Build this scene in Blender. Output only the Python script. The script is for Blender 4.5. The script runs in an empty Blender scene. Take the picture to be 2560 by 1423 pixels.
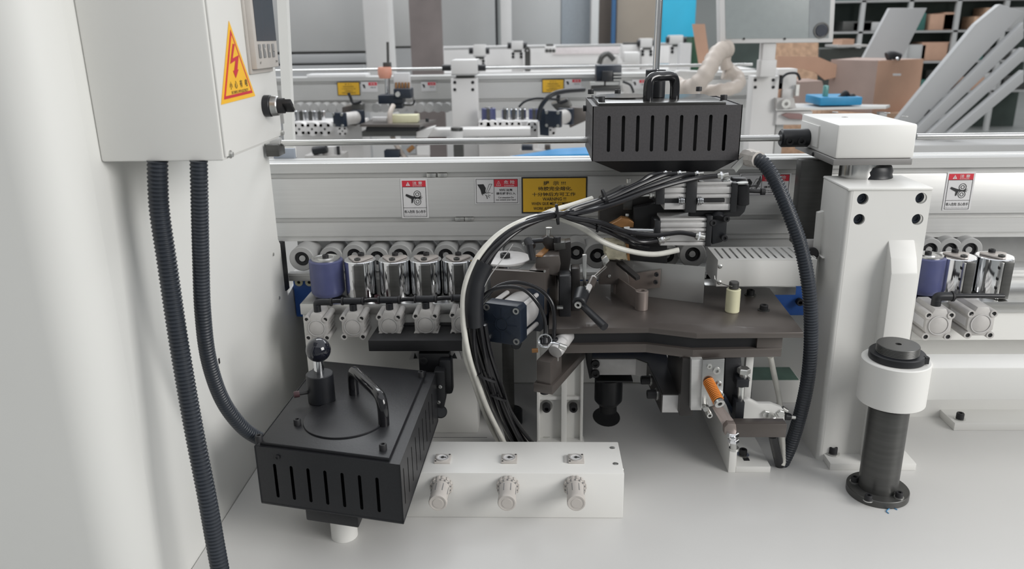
import bpy, bmesh, math, random
from mathutils import Vector as V, Matrix
random.seed(4)
D = bpy.data; SC = bpy.context.scene; COL = SC.collection
# ---------------------------------------------------------------- camera
FPX, CX, CY = 1960.0, 1280.0, 711.5
TH, PS, RO = math.radians(17.7), math.radians(2.0), math.radians(.85)
CAM = V((0, 0, 1.45))
fw = V((-math.sin(PS)*math.cos(TH), math.cos(PS)*math.cos(TH), -math.sin(TH)))
r0 = V((math.cos(PS), math.sin(PS), 0)); u0 = r0.cross(fw)
rt = r0*math.cos(RO)-u0*math.sin(RO); up = u0*math.cos(RO)+r0*math.sin(RO)
cd = D.cameras.new('camera'); cam = D.objects.new('camera', cd); COL.objects.link(cam)
cd.sensor_fit = 'HORIZONTAL'; cd.sensor_width = 36; cd.lens = 36*FPX/2560; cd.clip_start = .05; cd.clip_end = 60
M = Matrix((rt, up, -fw)).transposed().to_4x4(); M.translation = CAM; cam.matrix_world = M
cd.dof.use_dof = True; cd.dof.focus_distance = 1.36; cd.dof.aperture_fstop = 5.5
SC.camera = cam
# ---------------------------------------------------------------- light
SC.view_settings.view_transform = 'Standard'; SC.view_settings.look = 'None'; SC.view_settings.gamma = 1
SC.view_settings.use_curve_mapping = False; SC.view_settings.exposure = 0.0
W = D.worlds.new('hall_light'); SC.world = W; W.use_nodes = True
wn = W.node_tree; bg = wn.nodes['Background']
tc = wn.nodes.new('ShaderNodeTexCoord'); sx = wn.nodes.new('ShaderNodeSeparateXYZ'); cr = wn.nodes.new('ShaderNodeValToRGB')
wn.links.new(tc.outputs['Generated'], sx.inputs[0]); wn.links.new(sx.outputs['Z'], cr.inputs[0]); wn.links.new(cr.outputs[0], bg.inputs[0])
cr.color_ramp.elements[0].position = 0; cr.color_ramp.elements[0].color = (.30, .30, .30, 1)
cr.color_ramp.elements[1].position = .6; cr.color_ramp.elements[1].color = (.95, .97, 1, 1)
bg.inputs[1].default_value = .92
def area(name, loc, target, sx_, sy_, power, col=(1, 1, 1)):
    l = D.lights.new(name, 'AREA'); l.shape = 'RECTANGLE'; l.size = sx_; l.size_y = sy_; l.energy = power; l.color = col
    o = D.objects.new(name, l); COL.objects.link(o); o.location = loc
    o.rotation_euler = (V(target)-V(loc)).to_track_quat('-Z', 'Y').to_euler(); return o
area('window_light', (3.6, -1.0, 2.7), (0, 1.3, .9), 2.4, 2.0, 150, (1, .985, .96))
area('roof_light', (-1.5, 5.5, 5.2), (0, 4.2, .9), 6, 1.6, 150, (.95, .98, 1))
area('roof_light', (2.5, 9.5, 5.5), (2, 9, .9), 8, 2, 260, (.95, .98, 1))

# ---------------------------------------------------------------- pixel helpers
def ray(px, py): return fw+rt*((px-CX)/FPX)-up*((py-CY)/FPX)
def P(px, py, y): d = ray(px, py); return CAM+d*((y-CAM.y)/d.y)
def Pz(px, py, z): d = ray(px, py); return CAM+d*((z-CAM.z)/d.z)
def Px(px, py, x): d = ray(px, py); return CAM+d*((x-CAM.x)/d.x)

# ---------------------------------------------------------------- materials
def mat(name, col, rough=.5, metal=0., spec=.5, noise=.04, scale=30., bump=0., coat=0., alpha=1., trans=0., stretch=None):
    m = D.materials.new(name); m.use_nodes = True; n = m.node_tree; b = n.nodes['Principled BSDF']
    b.inputs['Roughness'].default_value = rough; b.inputs['Metallic'].default_value = metal
    b.inputs['Specular IOR Level'].default_value = spec; b.inputs['Coat Weight'].default_value = coat
    b.inputs['Alpha'].default_value = alpha; b.inputs['Transmission Weight'].default_value = trans
    t = n.nodes.new('ShaderNodeTexCoord'); no = n.nodes.new('ShaderNodeTexNoise'); no.inputs['Scale'].default_value = scale
    no.inputs['Detail'].default_value = 3
    if stretch:
        mp = n.nodes.new('ShaderNodeMapping'); mp.inputs['Scale'].default_value = stretch
        n.links.new(t.outputs['Object'], mp.inputs[0]); n.links.new(mp.outputs[0], no.inputs['Vector'])
    else: n.links.new(t.outputs['Object'], no.inputs['Vector'])
    r = n.nodes.new('ShaderNodeValToRGB'); e = r.color_ramp.elements
    e[0].position = .3; e[1].position = .7
    e[0].color = tuple(c*(1-noise) for c in col)+(1,); e[1].color = tuple(min(1, c*(1+noise)) for c in col)+(1,)
    n.links.new(no.outputs['Fac'], r.inputs[0]); n.links.new(r.outputs[0], b.inputs['Base Color'])
    if bump:
        bp = n.nodes.new('ShaderNodeBump'); bp.inputs['Strength'].default_value = bump; bp.inputs['Distance'].default_value = .001
        n.links.new(no.outputs['Fac'], bp.inputs['Height']); n.links.new(bp.outputs[0], b.inputs['Normal'])
    return m
def srgb(r, g, b):
    f = lambda c: (c/255/12.92) if c <= 10 else ((c/255+.055)/1.055)**2.4
    return (f(r), f(g), f(b))
WHITE = mat('white_paint', (.74, .735, .71), .42, noise=.01, scale=8)
BEDW = mat('bed_paint', (.62, .615, .60), .35, noise=.015, scale=5)
PANELW = mat('panel_paint', (.75, .75, .725), .5, noise=.01, scale=4)
LITBLK = mat('lit_black_powder_coat', (.060, .057, .060), .45, noise=.1, scale=300, bump=.15)  # black coat lightened in colour because the upper box catches light
SATB = mat('satin_black_lid', (.030, .029, .028), .24, noise=.1)
BLACK = mat('black_powder_coat', (.016, .0165, .019), .42, noise=.1, scale=300, bump=.15)
DBLACK = mat('matt_black', (.014, .014, .016), .6, noise=.1)
GLOSSB = mat('gloss_black', (.010, .010, .012), .12, noise=.05, coat=.4)
RUBBER = mat('rubber_black', (.010, .011, .014), .42, noise=.1)
HOSEM = mat('corrugated_plastic', (.022, .027, .036), .38, noise=.1)
TUBEB = mat('air_tube_black', (.012, .012, .014), .18, noise=.05)
TUBEW = mat('white_tube', (.66, .65, .60), .4, noise=.06, scale=60)
NAVY = mat('navy_casting', (.013, .020, .034), .4, noise=.1, scale=120)
CHROME = mat('chrome', (.80, .81, .83), .09, 1, noise=.02)
STEEL = mat('brushed_steel', (.56, .56, .55), .28, 1, noise=.06, scale=20, stretch=(2, 40, 40))
ROD = mat('ground_rod', (.62, .62, .61), .2, 1, noise=.04)
ZINC = mat('zinc', (.62, .62, .60), .3, .9, noise=.08, scale=90)
ALU = mat('anodised_aluminium', (.58, .58, .57), .42, .45, noise=.03, scale=6, stretch=(1, 30, 60))
ALUB = mat('cylinder_aluminium', (.60, .59, .585), .45, .35, noise=.04, scale=80)
CASTG = mat('grey_casting', (.50, .485, .47), .5, .1, noise=.06, scale=60)
RGREY = mat('roller_grey', (.36, .36, .355), .6, noise=.05, scale=50)
BLUER = mat('blue_roller', (.075, .085, .19), .35, noise=.06, scale=40)
BLUE = mat('blue_paint', (.03, .11, .40), .4, noise=.05)
BROWN = mat('blued_steel_plate', (.10, .087, .080), .36, .35, noise=.12, scale=8, coat=.1)
DKBR = mat('dark_steel_plate', (.040, .037, .036), .4, .3, noise=.12, scale=20)
PILL = mat('blackened_steel', (.085, .085, .082), .38, .5, noise=.1, scale=10, stretch=(1, 1, 14))
ORANGE = mat('orange_spring', (.62, .20, .03), .35, noise=.05)
BRASS = mat('oily_brass', (.32, .16, .06), .4, .4, noise=.25, scale=40)
CREAM = mat('cream_plastic', (.70, .68, .47), .4, noise=.04)
PLAST = mat('plastic_wrap', (.50, .46, .34), .25, noise=.2, scale=70, bump=.5)
LGREY = mat('light_grey_plastic', (.50, .47, .44), .5, noise=.04)
DGREEN = mat('green_floor_paint', (.15, .25, .20), .6, noise=.12, scale=20)
YEL = mat('sticker_yellow', (.75, .44, .03), .45, noise=.03)
YEL2 = mat('sticker_amber', (.90, .50, .03), .4, noise=.02)
RED = mat('sticker_red', (.58, .03, .05), .45, noise=.03)
STW = mat('sticker_white', (.66, .655, .66), .4, noise=.02)
INK = mat('ink', (.02, .02, .022), .6, noise=.02)
SCRN = mat('display_window', (.07, .075, .09), .15, noise=.03, scale=2)
GASK = mat('grey_gasket', (.22, .22, .22), .6, noise=.04)
BRS = mat('bronze_steel', (.27, .23, .21), .42, .5, noise=.1, scale=30)
PLT = mat('lobed_plate_steel', (.52, .48, .45), .35, .4, noise=.05)
GPL = mat('grey_base_plate', (.20, .195, .19), .5, noise=.04)
# ---------------------------------------------------------------- mesh builder
class MB:
    def __init__(s): s.b = bmesh.new()
    def _xf(s, vs, m):
        if m is not None: bmesh.ops.transform(s.b, matrix=m, verts=vs)
    def box(s, x0, x1, y0, y1, z0, z1, bev=0, m=None):
        t = bmesh.new(); bmesh.ops.create_cube(t, size=1)
        for v in t.verts: v.co = V(((x0+x1)/2+v.co.x*(x1-x0), (y0+y1)/2+v.co.y*(y1-y0), (z0+z1)/2+v.co.z*(z1-z0)))
        if bev: bmesh.ops.bevel(t, geom=t.edges[:], offset=bev, segments=2, affect='EDGES', profile=.5)
        if m is not None: bmesh.ops.transform(t, matrix=m, verts=t.verts)
        s.join(t); return s
    def join(s, t):
        me = D.meshes.new('tmp'); t.to_mesh(me); t.free(); s.b.from_mesh(me); D.meshes.remove(me); return s
    def hexa(s, bot, top, bev=0):
        """solid between two loops of points (same count)"""
        t = bmesh.new(); n = len(bot)
        a = [t.verts.new(p) for p in bot]; c = [t.verts.new(p) for p in top]
        t.faces.new(a[::-1]); t.faces.new(c)
        for i in range(n): t.faces.new((a[i], a[(i+1) % n], c[(i+1) % n], c[i]))
        bmesh.ops.recalc_face_normals(t, faces=t.faces)
        if bev: bmesh.ops.bevel(t, geom=t.edges[:], offset=bev, segments=2, affect='EDGES', profile=.5)
        s.join(t); return s
    def prism(s, poly, z0, z1, bev=0):
        return s.hexa([V((p[0], p[1], z0)) for p in poly], [V((p[0], p[1], z1)) for p in poly], bev)
    def xprism(s, poly, x0, x1, bev=0):
        return s.hexa([V((x0, p[0], p[1])) for p in poly], [V((x1, p[0], p[1])) for p in poly], bev)
    def yprism(s, poly, y0, y1, bev=0):
        return s.hexa([V((p[0], y0, p[1])) for p in poly], [V((p[0], y1, p[1])) for p in poly], bev)
    def lathe(s, p0, ax, prof, seg=28, close=False):
        """prof: list of (radius, height along ax)"""
        ax = V(ax).normalized(); e = ax.orthogonal().normalized(); f = ax.cross(e); p0 = V(p0); rings = []
        for (r, h) in prof:
            if r < 1e-6: rings.append([s.b.verts.new(p0+ax*h)])
            else: rings.append([s.b.verts.new(p0+ax*h+(e*math.cos(2*math.pi*i/seg)+f*math.sin(2*math.pi*i/seg))*r) for i in range(seg)])
        pairs = list(zip(rings[:-1], rings[1:]))
        if close: pairs.append((rings[-1], rings[0]))
        for A, B in pairs:
            for i in range(seg):
                j = (i+1) % seg
                if len(A) == 1 and len(B) == 1: continue
                if len(A) == 1: s.b.faces.new((A[0], B[j], B[i]))
                elif len(B) == 1: s.b.faces.new((A[i], A[j], B[0]))
                else: s.b.faces.new((A[i], A[j], B[j], B[i]))
        return s
    def cyl(s, p0, p1, r, r1=None, seg=24, bev=0):
        p0 = V(p0); p1 = V(p1); L = (p1-p0).length; r1 = r if r1 is None else r1
        if bev: pr = [(0, 0), (r-bev, 0), (r, bev), (r1, L-bev), (r1-bev, L), (0, L)]
        else: pr = [(0, 0), (r, 0), (r1, L), (0, L)]
        return s.lathe(p0, p1-p0, pr, seg)
    def ring(s, p0, ax, ro, ri, h, seg=28, bev=0):
        return s.lathe(p0, ax, [(ri, 0), (ro-bev, 0), (ro, bev), (ro, h-bev), (ro-bev, h), (ri, h)], seg, close=True)
    def sphere(s, c, r, seg=24):
        return s.lathe(V(c)-V((0, 0, r)), (0, 0, 1), [(r*math.sin(math.pi*i/12), r-r*math.cos(math.pi*i/12)) for i in range(13)], seg)
    def bolt(s, p, d, r, h, seg=14):
        """socket head screw: head from p outwards along d"""
        return s.lathe(p, d, [(0, 0), (r, 0), (r, h*.88), (r*.9, h), (r*.5, h), (r*.5, h*.5), (0, h*.5)], seg)
    def hexb(s, p, d, r, h): return s.lathe(p, d, [(0, 0), (r, 0), (r, h*.85), (r*.85, h), (0, h)], 6)
    def tube(s, pts, r, seg=10, corr=None, sub=10, rf=None):
        pts = smooth(pts, sub) if len(pts) > 2 and sub else [V(p) for p in pts]
        if corr: pts = resample(pts, corr/4)
        n = len(pts); e = None; rings = []
        for i, p in enumerate(pts):
            t = (pts[min(i+1, n-1)]-pts[max(i-1, 0)]).normalized()
            e = t.orthogonal().normalized() if e is None else (e-t*e.dot(t)).normalized()
            f = t.cross(e); k = 1.
            if corr: k = (1., 1., .90, .90)[i % 4]
            if rf: k *= rf(i/(n-1))
            rings.append([s.b.verts.new(p+(e*math.cos(2*math.pi*j/seg)+f*math.sin(2*math.pi*j/seg))*r*k) for j in range(seg)])
        for A, B in zip(rings[:-1], rings[1:]):
            for i in range(seg): s.b.faces.new((A[i], A[(i+1) % seg], B[(i+1) % seg], B[i]))
        s.b.faces.new(rings[0][::-1]); s.b.faces.new(rings[-1]); return s
    def fbox(s, x0, y0, x1, y1, Y, dep, bev=0):
        """axis aligned box whose front face (at depth Y) covers the pixel rectangle"""
        xm, ym = (x0+x1)/2, (y0+y1)/2
        return s.box(P(x0, ym, Y).x, P(x1, ym, Y).x, Y, Y+dep, P(xm, y1, Y).z, P(xm, y0, Y).z, bev)
    def fpoly(s, px, Y, dep, bev=0):
        q = [P(x, y, Y) for x, y in px]
        return s.hexa(q, [V((p.x, Y+dep, p.z)) for p in q], bev)
    def plate(s, outer, holes, o, ex, ey, th):
        """flat plate with holes: 2D outline in frame (o, ex, ey), thickness th along ex x ey"""
        c = D.curves.new('t', 'CURVE'); c.dimensions = '2D'; c.fill_mode = 'BOTH'; c.extrude = th/2
        for lp in [outer]+list(holes):
            sp = c.splines.new('POLY'); sp.points.add(len(lp)-1)
            for k, q in enumerate(lp): sp.points[k].co = (q[0], q[1], 0, 1)
            sp.use_cyclic_u = True
        ob = D.objects.new('t', c); COL.objects.link(ob); dg = bpy.context.evaluated_depsgraph_get()
        me = D.meshes.new_from_object(ob.evaluated_get(dg)); D.objects.remove(ob); D.curves.remove(c)
        ex = V(ex).normalized(); ey = V(ey).normalized(); n = ex.cross(ey).normalized()
        for v in me.vertices: v.co = V(o)+ex*v.co.x+ey*v.co.y+n*(v.co.z+th/2)
        s.b.from_mesh(me); D.meshes.remove(me); return s
def smooth(pts, sub):
    pts = [V(p) for p in pts]; out = []; n = len(pts)
    for i in range(n-1):
        a, b, c, d = pts[max(i-1, 0)], pts[i], pts[i+1], pts[min(i+2, n-1)]
        for k in range(sub):
            t = k/sub
            out.append(.5*((2*b)+(c-a)*t+(2*a-5*b+4*c-d)*t*t+(3*b-a-3*c+d)*t**3))
    out.append(pts[-1]); return out
def resample(pts, step):
    out = [pts[0]]; acc = 0
    for a, b in zip(pts[:-1], pts[1:]):
        L = (b-a).length; t = step-acc
        while t <= L: out.append(a.lerp(b, t/L)); t += step
        acc = L-(t-step)
    return out
def circ(cx, cy, r, n=20): return [(cx+r*math.cos(2*math.pi*i/n), cy+r*math.sin(2*math.pi*i/n)) for i in range(n)]
def slot(cx, cy, w, h, n=5):
    """vertical slot with round ends"""
    r = w/2; o = []
    for i in range(n+1): a = math.pi*i/n; o.append((cx+r*math.cos(a), cy+h/2-r+r*math.sin(a)))
    for i in range(n+1): a = math.pi+math.pi*i/n; o.append((cx+r*math.cos(a), cy-h/2+r+r*math.sin(a)))
    return o
_font = {}
def text(body, o, ex, ey, height, width=None, bold=0.0, th=.0003, sp=1.0):
    c = D.curves.new('t', 'FONT'); c.body = body; c.size = 1; c.extrude = 0; c.offset = bold; c.align_x = 'CENTER'; c.align_y = 'CENTER'
    c.resolution_u = 2; c.space_line = sp
    ob = D.objects.new('t', c); COL.objects.link(ob); dg = bpy.context.evaluated_depsgraph_get()
    me = D.meshes.new_from_object(ob.evaluated_get(dg)); D.objects.remove(ob); D.curves.remove(c)
    mb = MB()
    if not len(me.vertices): return mb
    xs = [v.co.x for v in me.vertices]; ys = [v.co.y for v in me.vertices]
    w = max(xs)-min(xs); h = max(ys)-min(ys); cx = (max(xs)+min(xs))/2; cy = (max(ys)+min(ys))/2
    ky = height/h; kx = (width/w) if width else ky
    ex = V(ex).normalized(); ey = V(ey).normalized(); n = ex.cross(ey)
    for v in me.vertices: v.co = V(o)+ex*(v.co.x-cx)*kx+ey*(v.co.y-cy)*ky+n*th
    mb.b.from_mesh(me); D.meshes.remove(me); return mb
# ---------------------------------------------------------------- things
class T:
    def __init__(s, name, label=None, cat=None, group=None, kind=None):
        s.name, s.label, s.cat, s.group, s.kind, s.parts = name, label, cat, group, kind, []
    def add(s, pname, mb, m, parent=None, label=None, kind=None):
        me = D.meshes.new(pname); bmesh.ops.recalc_face_normals(mb.b, faces=mb.b.faces) if not getattr(mb, 'flat', 0) else None
        for f in mb.b.faces: f.smooth = True
        mb.b.to_mesh(me); mb.b.free(); me.set_sharp_from_angle(angle=math.radians(32)); me.materials.append(m)
        s.parts.append([pname, me, parent, label, kind]); return len(s.parts)-1
    def done(s):
        lo = V((1e9,)*3); hi = -lo
        for p in s.parts:
            for v in p[1].vertices:
                lo = V(map(min, lo, v.co)); hi = V(map(max, hi, v.co))
        c = V(((lo.x+hi.x)/2, (lo.y+hi.y)/2, lo.z))
        for p in s.parts: p[1].transform(Matrix.Translation(-c))
        obs = []
        if len(s.parts) == 1 and s.parts[0][0] == s.name: root = D.objects.new(s.name, s.parts[0][1]); obs = [root]
        else:
            root = D.objects.new(s.name, None); root.empty_display_size = .02
            for (n, me, par, lab, kd) in s.parts:
                o = D.objects.new(n, me); o.parent = root if par is None else obs[par]; obs.append(o)
                if lab: o['label'] = lab
                if kd: o['kind'] = kd
        root.location = c
        for o in ({root} | set(obs)): pass
        COL.objects.link(root)
        for o in obs:
            if o is not root: COL.objects.link(o)
        if s.label: root['label'] = s.label
        if s.cat: root['category'] = s.cat
        if s.group: root['group'] = s.group
        if s.kind: root['kind'] = s.kind
        s.root = root; return root
def dup(root, off, label, group=None):
    r = root.copy(); COL.objects.link(r); r.location = root.location+V(off); r['label'] = label
    if group: r['group'] = group
    for ch in [o for o in D.objects if o.parent == root]:
        c = ch.copy(); COL.objects.link(c); c.parent = r
        for g in [o for o in D.objects if o.parent == ch]: d = g.copy(); COL.objects.link(d); d.parent = c
    return r
def one(name, mb, m, label=None, cat=None, group=None, kind=None):
    t = T(name, label, cat, group, kind); t.add(name, mb, m); return t.done()
XP, YP, ZP = V((1, 0, 0)), V((0, 1, 0)), V((0, 0, 1))
ZB = .667
# ================================================================= hall
F_ = MB().box(-14, 16, -4, 22, -.05, 0); floor = one('floor', F_, mat('floor_paint', (.33, .34, .33), .35, noise=.08, scale=2), kind='structure')
one('wall_back', MB().box(-14, 16, 20, 20.2, 0, 6), mat('wall_back_paint', (.42, .44, .43), .7, noise=.05, scale=1), kind='structure')
one('wall_front', MB().box(-14, 16, -4.2, -4, 0, 6), mat('wall_front_paint', (.38, .38, .38), .7, noise=.05, scale=1), kind='structure')
one('wall_right', MB().box(15.8, 16, -4, 20, 0, 6), mat('wall_right_paint', (.30, .32, .31), .7, noise=.05, scale=1), kind='structure')
one('wall_left', MB().box(-14, -13.8, -4, 20, 0, 6), mat('wall_left_paint', (.38, .39, .39), .7, noise=.05, scale=1), kind='structure')

# ================================================================= machine body
t = T('machine_bed', 'wide white painted machine bed that carries the whole front machine', 'machine bed')
hx, hy = P(1518, 1040, 1.5).x, Pz(1518, 1042, ZB).y
def ell(cx, cy, rx, ry, n=24): return [(cx+rx*math.cos(2*math.pi*i/n), cy+ry*math.sin(2*math.pi*i/n)) for i in range(n)]
hole_r = (Pz(1518, 1018, ZB).y-Pz(1518, 1067, ZB).y)/2; hy = (Pz(1518, 1018, ZB).y+Pz(1518, 1067, ZB).y)/2
hole = ell(hx, hy, .029, hole_r)
t.add('bed_plate', MB().plate([(-.5385, .93), (2.4, .93), (2.4, 1.70), (-.5385, 1.70)], [hole], (0, 0, ZB-.02), XP, YP, .02), BEDW)
t.add('hole_shade_cup', MB().lathe((hx, hy, ZB-.07), ZP, [(0, 0), (.045, 0), (.045, .049), (.0445, .049), (.0445, .001), (0, .001)], 24), DBLACK)  # black cup added so the inside of the hole looks dark
t.add('bed_body', MB().box(-.538, 2.4, .95, 1.70, .12, ZB-.075), BEDW)
t.add('plinth', MB().box(-.5, 2.3, 1.0, 1.65, 0, .12), DBLACK)
# back step with green top and the grey inner wall
gx = Pz(2008, 952, ZB).x
one('rear_shelf', MB().box(-.05, gx, 1.701, 1.80, ZB-.06, ZB+.001, .002), DGREEN, 'green painted rear shelf behind the work table', 'shelf')
one('machine_backboard', MB().box(-.54, 2.4, 1.82, 1.84, .1, .97), PANELW, 'long light grey back panel of the front machine behind the work table', 'panel')
t.add('seam', MB().box(-.538, P(1218, 1083, 1.43).x, 1.425, 1.4262, ZB, ZB+.0006), GASK)
t.done()
zt = P(1000, 760, 1.44).z
t = T('roller_housing', 'white box housing with grey top under the chrome rollers beside the control cabinet', 'housing')
xl, xr = P(752, 790, 1.44).x, P(1192, 1000, 1.44).x
t.add('housing', MB().xprism([(1.445, ZB), (1.60, ZB), (1.60, zt-.004), (1.445, zt-.004)], xl+.002, xr, .002), WHITE)
t.add('top_plate', MB().box(xl, P(1420, 800, 1.44).x, 1.44, 1.62, zt-.022, zt, .0015), STEEL, label='bright milled top plate')
t.done()
xr2 = P(2285, 800, 1.44).x
t = T('roller_housing', 'white box housing with grey top at the right edge behind the dark pillar', 'housing')
t.add('housing', MB().box(xr2+.002, 2.4, 1.445, 1.60, P(2350, 850, 1.445).z, zt-.004), WHITE)
t.add('base_box', MB().box(xr2+.03, 2.4, 1.52, 1.66, ZB, P(2350, 850, 1.445).z), WHITE)
t.add('top_plate', MB().box(xr2, 2.4, 1.44, 1.62, zt-.022, zt, .0015), STEEL, label='bright milled top plate')
t.done()
# blue conveyor rail + track
XC0 = -.538
zbl0, zbl1 = P(757, 765, 1.615).z, P(757, 698, 1.615).z
t = T('conveyor_rail', 'long blue painted conveyor rail running behind the rollers and the work table', 'rail')
t.add('rail', MB().box(XC0, 2.4, 1.625, 1.68, zbl0-.03, zbl1, .003), BLUE)
for (x, y) in ((747, 706), (773, 706)):
    q = P(x, y, 1.622); i = t.add('washer', MB().ring(q+V((0, .002, 0)), (0, -1, 0), .0088, .0036, .003), CREAM); t.add('screw', MB().bolt(q+V((0, .002, 0)), (0, -1, 0), .0036, .002), DBLACK, parent=i)
q = P(1997, 753, 1.62); t.add('screw', MB().bolt(q, (0, -1, 0), .008, .012), DBLACK)
t.done()
t = T('track_bar', 'ribbed grey aluminium track bar lying on the blue rail under the rear rollers', 'track')
mb = MB()
zz = zbl1
t.add('bar', MB().box(XC0, 2.4, 1.60, 1.70, zz, zz+.012, .001), ALU)
for k in range(5): mb.box(XC0, 2.4, 1.598+.004*k, 1.600+.004*k, zz+.012, zz+.018)
t.add('rib', mb, ALU)
t.done()
t = T('roller_backboard', 'back board closing the gap behind the rear rollers and the bed, under the beam', 'board')
t.add('upper_sheet', MB().box(-.538, 2.4, 1.685, 1.70, .95, P(1280, 596, 1.69).z), RGREY)
t.add('lower_sheet', MB().box(-.538, 2.4, 1.685, 1.699, ZB+.003, .95), PANELW, label='white lower sheet')
t.done()
one('lower_cover', MB().box(P(1765, 600, 1.61).x, P(2010, 600, 1.61).x, 1.605, 1.62, P(1850, 640, 1.61).z, P(1850, 594, 1.61).z), ALU, 'pale strip under the beam above the white slotted cover', 'strip')
# ---- beam with T slots
def zy(y): return P(1280, y, 1.60).z
def beam(Yf, dz, x0, x1, label, m=ALU, name='pressure_beam'):
    z = lambda y: zy(y)+dz
    g = .010
    prof = [(Yf+.004, z(403)), (Yf, z(405)), (Yf, z(429)), (Yf+.004, z(431)), (Yf+g, z(432)), (Yf+g, z(442)), (Yf+.001, z(443)), (Yf, z(445)), (Yf, z(541)), (Yf+g, z(543)), (Yf+g, z(553)), (Yf, z(554)),
            (Yf, z(588)), (Yf+.003, z(589)), (Yf+.003, z(592)), (Yf, z(593)), (Yf, z(600)), (Yf+.062, z(600)), (Yf+.062, z(402)), (Yf+.036, z(402)), (Yf+.035, z(406)), (Yf+.030, z(406)), (Yf+.029, z(402)), (Yf+.005, z(402))]
    t = T(name, label, 'beam'); t.add('extrusion', MB().xprism(prof, x0, x1), m)
    return t
t = beam(1.60, 0, -.68, 2.4, 'long silver aluminium pressure beam with grooves and warning stickers on the front machine')
zg1 = (zy(432)+zy(442))/2; zg2 = (zy(543)+zy(553))/2
for (x, zc) in ((1078, zg1), (1106, zg1), (1149, zg2), (1173, zg2)):
    X_ = P(x, 440 if zc == zg1 else 546, 1.6).x
    i = t.add('groove_nut', MB().box(X_-.0095, X_+.0095, 1.601, 1.609, zc-.0042, zc+.0042, .001), ZINC); t.add('screw', MB().bolt(V((X_, 1.601, zc)), (0, -1, 0), .0036, .001), STEEL, parent=i)
t.done()
one('beam_end_plate', MB().fbox(683, 372, 736, 397, 1.664, .01, .001), mat('bluish_plate', (.30, .33, .38), .5), 'small bluish plate closing the beam top next to the control cabinet', 'plate')
one('rear_upright', MB().hexa([P(735, 396, 1.80), P(712, 396, 1.80), P(712, 396, 1.80)+V((0, .02, 0)), P(735, 396, 1.80)+V((0, .02, 0))],
    [P(714, -40, 1.80), P(690, -40, 1.80), P(690, -40, 1.80)+V((0, .02, 0)), P(714, -40, 1.80)+V((0, .02, 0))]), WHITE, 'narrow white upright strip behind the chrome rod beside the control box', 'upright')
# ---- rod
yr = 1.55; zr = P(1300, 352, yr).z
t = T('lifting_rod', 'long chrome lifting shaft spanning above the silver beam on the left of the gearbox', 'rod')
t.add('shaft', MB().cyl((-.56, yr, zr), (P(2025, 340, yr).x, yr, zr), .0062, bev=.001), ROD)
t.done()
q0, q1 = P(1950, 345, yr), P(2022, 345, yr)
t = T('shaft_coupling', 'black clamp coupling with two socket screws beside the white gearbox', 'coupling')
t.add('coupling', MB().cyl((q0.x, yr, zr), (q1.x, yr, zr), .0175, bev=.003, seg=32), RUBBER)
for x in (1974, 2004):
    t.add('screw', MB().ring(P(x, 353, yr-.0165), (0, -1, 0), .0075, .004, .003), DBLACK)
t.done()
one('shaft_spacer', MB().cyl((q1.x, yr, zr), (q1.x+.012, yr, zr), .009), ROD, 'short steel spacer on the shaft between black coupling and gearbox', 'spacer')
t = T('rod_bearing', 'dark bearing block holding the chrome rod at the control cabinet', 'bearing')
t.add('block', MB().fbox(664, 362, 697, 392, 1.53, .04, .002), PILL); t.add('collar', MB().cyl(V((P(680, 370, yr).x, yr, zr)), V((P(704, 370, yr).x, yr, zr)), .0115), RGREY); t.done()
one('lifting_rod', MB().cyl((P(2290, 340, yr).x, yr, zr), (2.4, yr, zr), .0062), ROD, 'long chrome lifting shaft leaving the right side of the gearbox', 'rod')
# ---- post and gearbox
t = T('gearbox', 'white gearbox block on a grey plate on top of the right white post', 'gearbox')
zc0, zc1 = P(2085, 398, 1.41).z, P(2100, 312, 1.41).z
cx0, cx1 = P(2092, 355, 1.41).x, P(2290, 355, 1.41).x
t.add('housing', MB().box(cx0, cx1, 1.41, 1.61, zc0, zc1, .004), WHITE)
t.add('base_plate', MB().box(cx0-.004, cx1-.004, 1.405, 1.62, P(2085, 413, 1.41).z, zc0, .001), GPL, label='grey steel base plate')
for (x, y) in ((2088, 280), (2218, 282), (2112, 293), (2262, 291)):
    q = Pz(x, y, zc1); t.add('screw', MB().bolt(q-V((0, 0, .001)), ZP, .006, .0016), RGREY)
t.add('side_plate', MB().box(cx0-.003, cx0+.001, 1.50, 1.60, zc0+.008, zc1-.012, .001), WHITE)
t.add('screw', MB().bolt(V((cx0-.004, 1.51, P(2085, 406, 1.41).z)), (-1, 0, 0), .004, .002), DBLACK)
t.done()
zp = P(2125, 473, 1.34).z; px0, px1 = P(2120, 480, 1.34).x, P(2330, 480, 1.34).x
t = T('jack_screw', 'steel jack column with black greased ring between gearbox and post', 'jack')
jc = V(((px0+px1)/2-.012, 1.45, 0))
t.add('column', MB().cyl(jc+V((0, 0, zp-.002)), jc+V((0, 0, zc0-.01)), .034), ROD)
t.add('grease_ring', MB().lathe(jc+V((.022, -.0, zp-.001)), ZP, [(0, 0), (.036, 0), (.038, .004), (.036, .01), (.037, .016), (.034, .024), (0, .024)], 20), RUBBER, label='black greasy ring')
t.done()
t = T('machine_post', 'tall white welded post with four bolt holes standing right of the black hose', 'post')
hs = []
zf = ZB
pw = px1-px0; ph = zp-ZB
for (x, y) in ((2157, 498), (2303, 496), (2148, 549), (2294, 549)):
    q = P(x, y, 1.34); hs.append(circ(q.x-px0-.009, q.z-ZB, .0098, 20))
hole_z = hs
t.add('front_plate', MB().plate([(0, 0), (pw-.009, 0), (pw-.009, ph), (0, ph)], hs, (px0+.009, 1.345, ZB), XP, ZP, .005), WHITE)
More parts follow.
